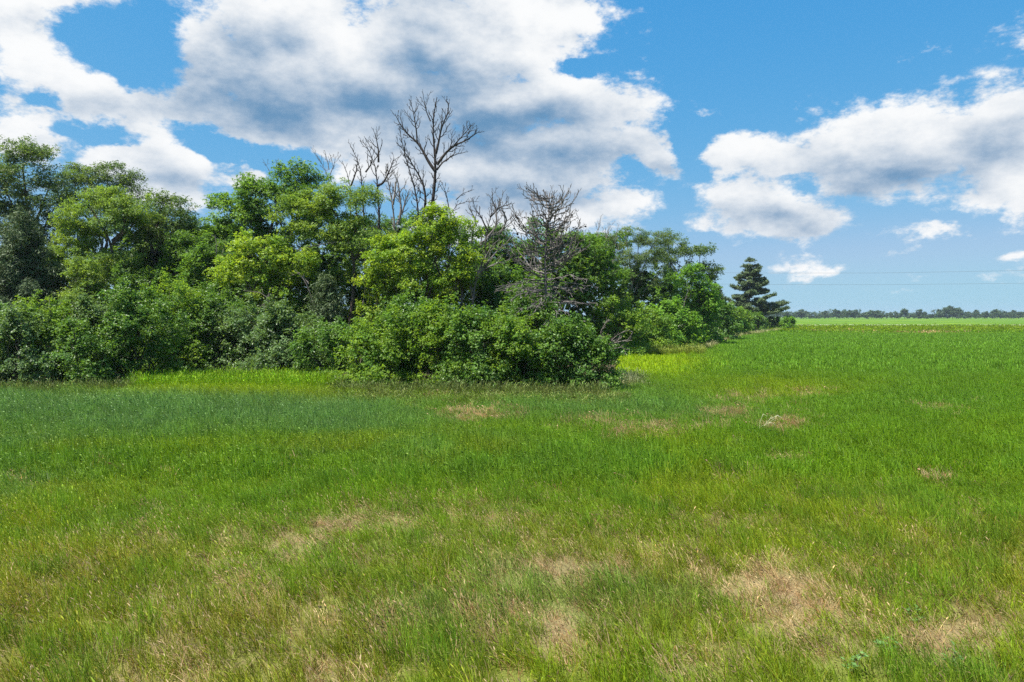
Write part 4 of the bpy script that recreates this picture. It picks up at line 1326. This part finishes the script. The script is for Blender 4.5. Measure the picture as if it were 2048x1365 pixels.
# ------------------------------------------------------------------ far tree line, wires
def far_trees():
    rng = np.random.default_rng(21)
    kinds = []
    st = style(1.15, .9, (.020, .046, .018), (.044, .080, .026), 1.5, 1.1, flat=.7, cover=1.1, spread=.7, sprig=5)
    for k in range(6):
        h = (13, 15, 17, 12, 14, 16)[k]; r = (4.5, 5.5, 4.0, 5, 3.6, 6)[k]
        lob = [(np.array([0, 0, h * .62]), np.array([r, r, h * .30])), (np.array([r * .4, 0, h * .82]), np.array([r * .55, r * .5, h * .16])), (np.array([-r * .5, .5, h * .55]), np.array([r * .6, r * .6, h * .2]))]
        cent = clump_centres(lob, st, rng)
        v, col = leaves_at(cent, st, rng)
        p = bend((0, 0, -.2), (rng.normal() * .4, 0, h * .8), rng, 8, .05)
        br = skeleton([(p, np.linspace(.35, .08, 8))], cent, rng, 1.4, 3)
        kinds.append((tubes("trunk", [(p, np.linspace(.35, .08, 8))] + br, BARK, 5), leaf_mesh("crown", v, NEEDLE if k % 3 == 2 else LEAF, col)))
    px = 1528.0
    i = 0
    while px < 2110:
        D = 900 + rng.normal() * 14
        k = int(rng.integers(0, 6))
        t = thing("far_tree", (gx(px, D), D, 0), "small dark tree in the hazy tree line on the horizon", "tree", "trees of the distant tree line")
        s = rng.choice([.5, .65, .8, .95, 1.1]) * rng.uniform(.85, 1.1)
        if 1890 < px < 1940: s *= 1.3
        s *= .74
        t.scale = (s * rng.uniform(.9, 1.25), s, s)
        t.rotation_euler = (0, 0, rng.uniform(0, 6.28))
        link("trunk", kinds[k][0], t); link("crown", kinds[k][1], t)
        px += rng.uniform(4.0, 12.5)
        i += 1
    # scrub that closes the line below the crowns
    st2 = style(1.5, 1.2, (.018, .042, .016), (.036, .066, .024), 1.8, 1.0, flat=.8, cover=1, spread=.9, sprig=5)
    n = 1100
    x = rng.uniform(gx(1400, 900), gx(2200, 900), n)
    cent = np.stack([x, 905 + rng.normal(size=n) * 8, np.abs(rng.normal(size=n)) * 2.6 + 1.2 + 2.5 * fbm(x * .02, x * 0, 5)], 1)
    v, col = leaves_at(cent, st2, rng, core=np.array([x.mean(), 1200, 0]))
    o = link("undergrowth", leaf_mesh("undergrowth", v, LEAF, col))
    tag(o, "low dark scrub below the distant tree line", None, None, "stuff")


far_trees()


def wires():
    m, nt, N, L = new_mat("aluminium_wire")
    b = N('ShaderNodeBsdfPrincipled'); b.inputs['Base Color'].default_value = (.12, .13, .14, 1); b.inputs['Roughness'].default_value = .5; b.inputs['Metallic'].default_value = .3
    o = N('ShaderNodeOutputMaterial'); L(b.outputs[0], o.inputs[0])
    D = 285.0
    for (pts, lab) in (([(1380, 545), (1500, 546.5), (1760, 546.5), (2048, 541.5), (2300, 534)], "upper thin power line crossing the sky behind the lone conifer"),
                       ([(1380, 568), (1550, 569.5), (1760, 570), (2048, 567), (2300, 561)], "lower thin power line crossing the sky behind the lone conifer")):
        p = resample(np.array([at(a, b_, D) for a, b_ in pts]), 40)
        w = link("power_line", tubes("power_line", [(p, np.full(40, .038))], m, 5))
        tag(w, lab, "power line", "power lines over the far road")


wires()


def haze():
    """The air over the fields: pale even scattering that fades the far tree line."""
    m = bpy.data.materials.new("haze"); m.use_nodes = True
    nt = m.node_tree; nt.nodes.clear()
    v = nt.nodes.new('ShaderNodeVolumePrincipled')
    v.inputs['Color'].default_value = (.72, .84, 1.0, 1)
    v.inputs['Density'].default_value = .00011
    v.inputs['Anisotropy'].default_value = .2
    o = nt.nodes.new('ShaderNodeOutputMaterial'); nt.links.new(v.outputs[0], o.inputs['Volume'])
    x0, x1, y0, y1, z0, z1 = -2900, 2900, -300, 2900, -1.5, 27.0
    V = [(x, y, z) for z in (z0, z1) for y in (y0, y1) for x in (x0, x1)]
    F = [(0, 2, 3, 1), (4, 5, 7, 6), (0, 1, 5, 4), (2, 6, 7, 3), (0, 4, 6, 2), (1, 3, 7, 5)]
    me = bpy.data.meshes.new("haze"); me.from_pydata(V, [], F); me.materials.append(m)
    tag(link("haze", me), "thin pale summer haze over the fields", None, None, "stuff")
    SC.cycles.volume_bounces = 0


haze()


# ------------------------------------------------------------------ single weeds standing out in the grass
def weed(px, py, label, seed, h=.34, n=26):
    rng = np.random.default_rng(seed)
    base = ground_at(px, py)
    base[2] = ground_height(base[:1], base[1:2])[0]
    t = thing("broadleaf_weed", base, label, "weed", "broad leaved weeds in the dry grass")
    st = []
    L_ = []
    cols = []
    for i in range(5):
        a = rng.uniform(0, 6.283)
        tip = np.array([math.cos(a) * h * .55, math.sin(a) * h * .55, h * rng.uniform(.7, 1.15)])
        p = bend((0, 0, -.02), tip, rng, 7, .1, start_dir=(math.cos(a) * .3, math.sin(a) * .3, 1))
        st.append((p, np.linspace(.006, .003, 7)))
        for k in range(n // 4):
            q = p[rng.integers(2, 7)]
            an = rng.uniform(0, 6.283)
            d = np.array([math.cos(an), math.sin(an), rng.uniform(-.1, .5)]); d /= np.linalg.norm(d)
            nn = np.array([0, 0, 1.0]) + rng.normal(size=3) * .3; nn = nn - d * (nn @ d); nn /= np.linalg.norm(nn)
            sd = np.cross(nn, d); ln = rng.uniform(.05, .09); w = ln * .55
            L_.append([q, q + d * ln * .5 + sd * w * .5 + nn * w * .15, q + d * ln, q + d * ln * .5 - sd * w * .5 + nn * w * .15])
            cols.append(np.array([.17, .32, .09]) * rng.uniform(.75, 1.2))
    tag(link("stems", tubes("stems", st, BARK, 4), t), kind="stuff")
    tag(link("leaves", leaf_mesh("leaves", np.array(L_, dtype=np.float32), LEAF, np.array(cols)), t), kind="stuff")


for i, (px, py, lab, h) in enumerate([
        (1828, 1250, "pale broad leaved weed at the top of the dry patch near the lower right corner", .22),
        (1700, 1345, "pale weed at the bottom edge below the dry patches, left of two", .26),
        (1905, 1345, "pale weed at the bottom edge near the right corner", .26),
        (1770, 1310, "small pale weed between the two dry patches at the lower right", .20)]):
    weed(px, py, lab, 700 + i, h)


def plume():
    rng = np.random.default_rng(90)
    base = ground_at(1520, 868)
    base[2] = ground_height(base[:1], base[1:2])[0]
    t = thing("plume_grass", base, "white feathery grass plumes arching over the dry patch in the mid field", "grass tuft")
    for i in range(6):
        tip = np.array([.1 + .6 * rng.uniform(), rng.normal() * .3, rng.uniform(.5, .8)])
        p = bend((rng.normal() * .2, rng.normal() * .2, -.02), tip, rng, 9, .05, start_dir=(.1, 0, 1))
        e = p[-1] + np.array([.16, 0, -.08])
        p = np.concatenate([p, bend(p[-1], e, rng, 5, .05)[1:]])
        link("stalk", tubes("stalk", [(p, np.r_[np.linspace(.003, .003, 8), np.linspace(.008, .004, 5)])], PLUME, 5), t)


PLUME = bark_mat("straw_plume", (.30, .32, .18), (.50, .50, .36), 20.0)
plume()
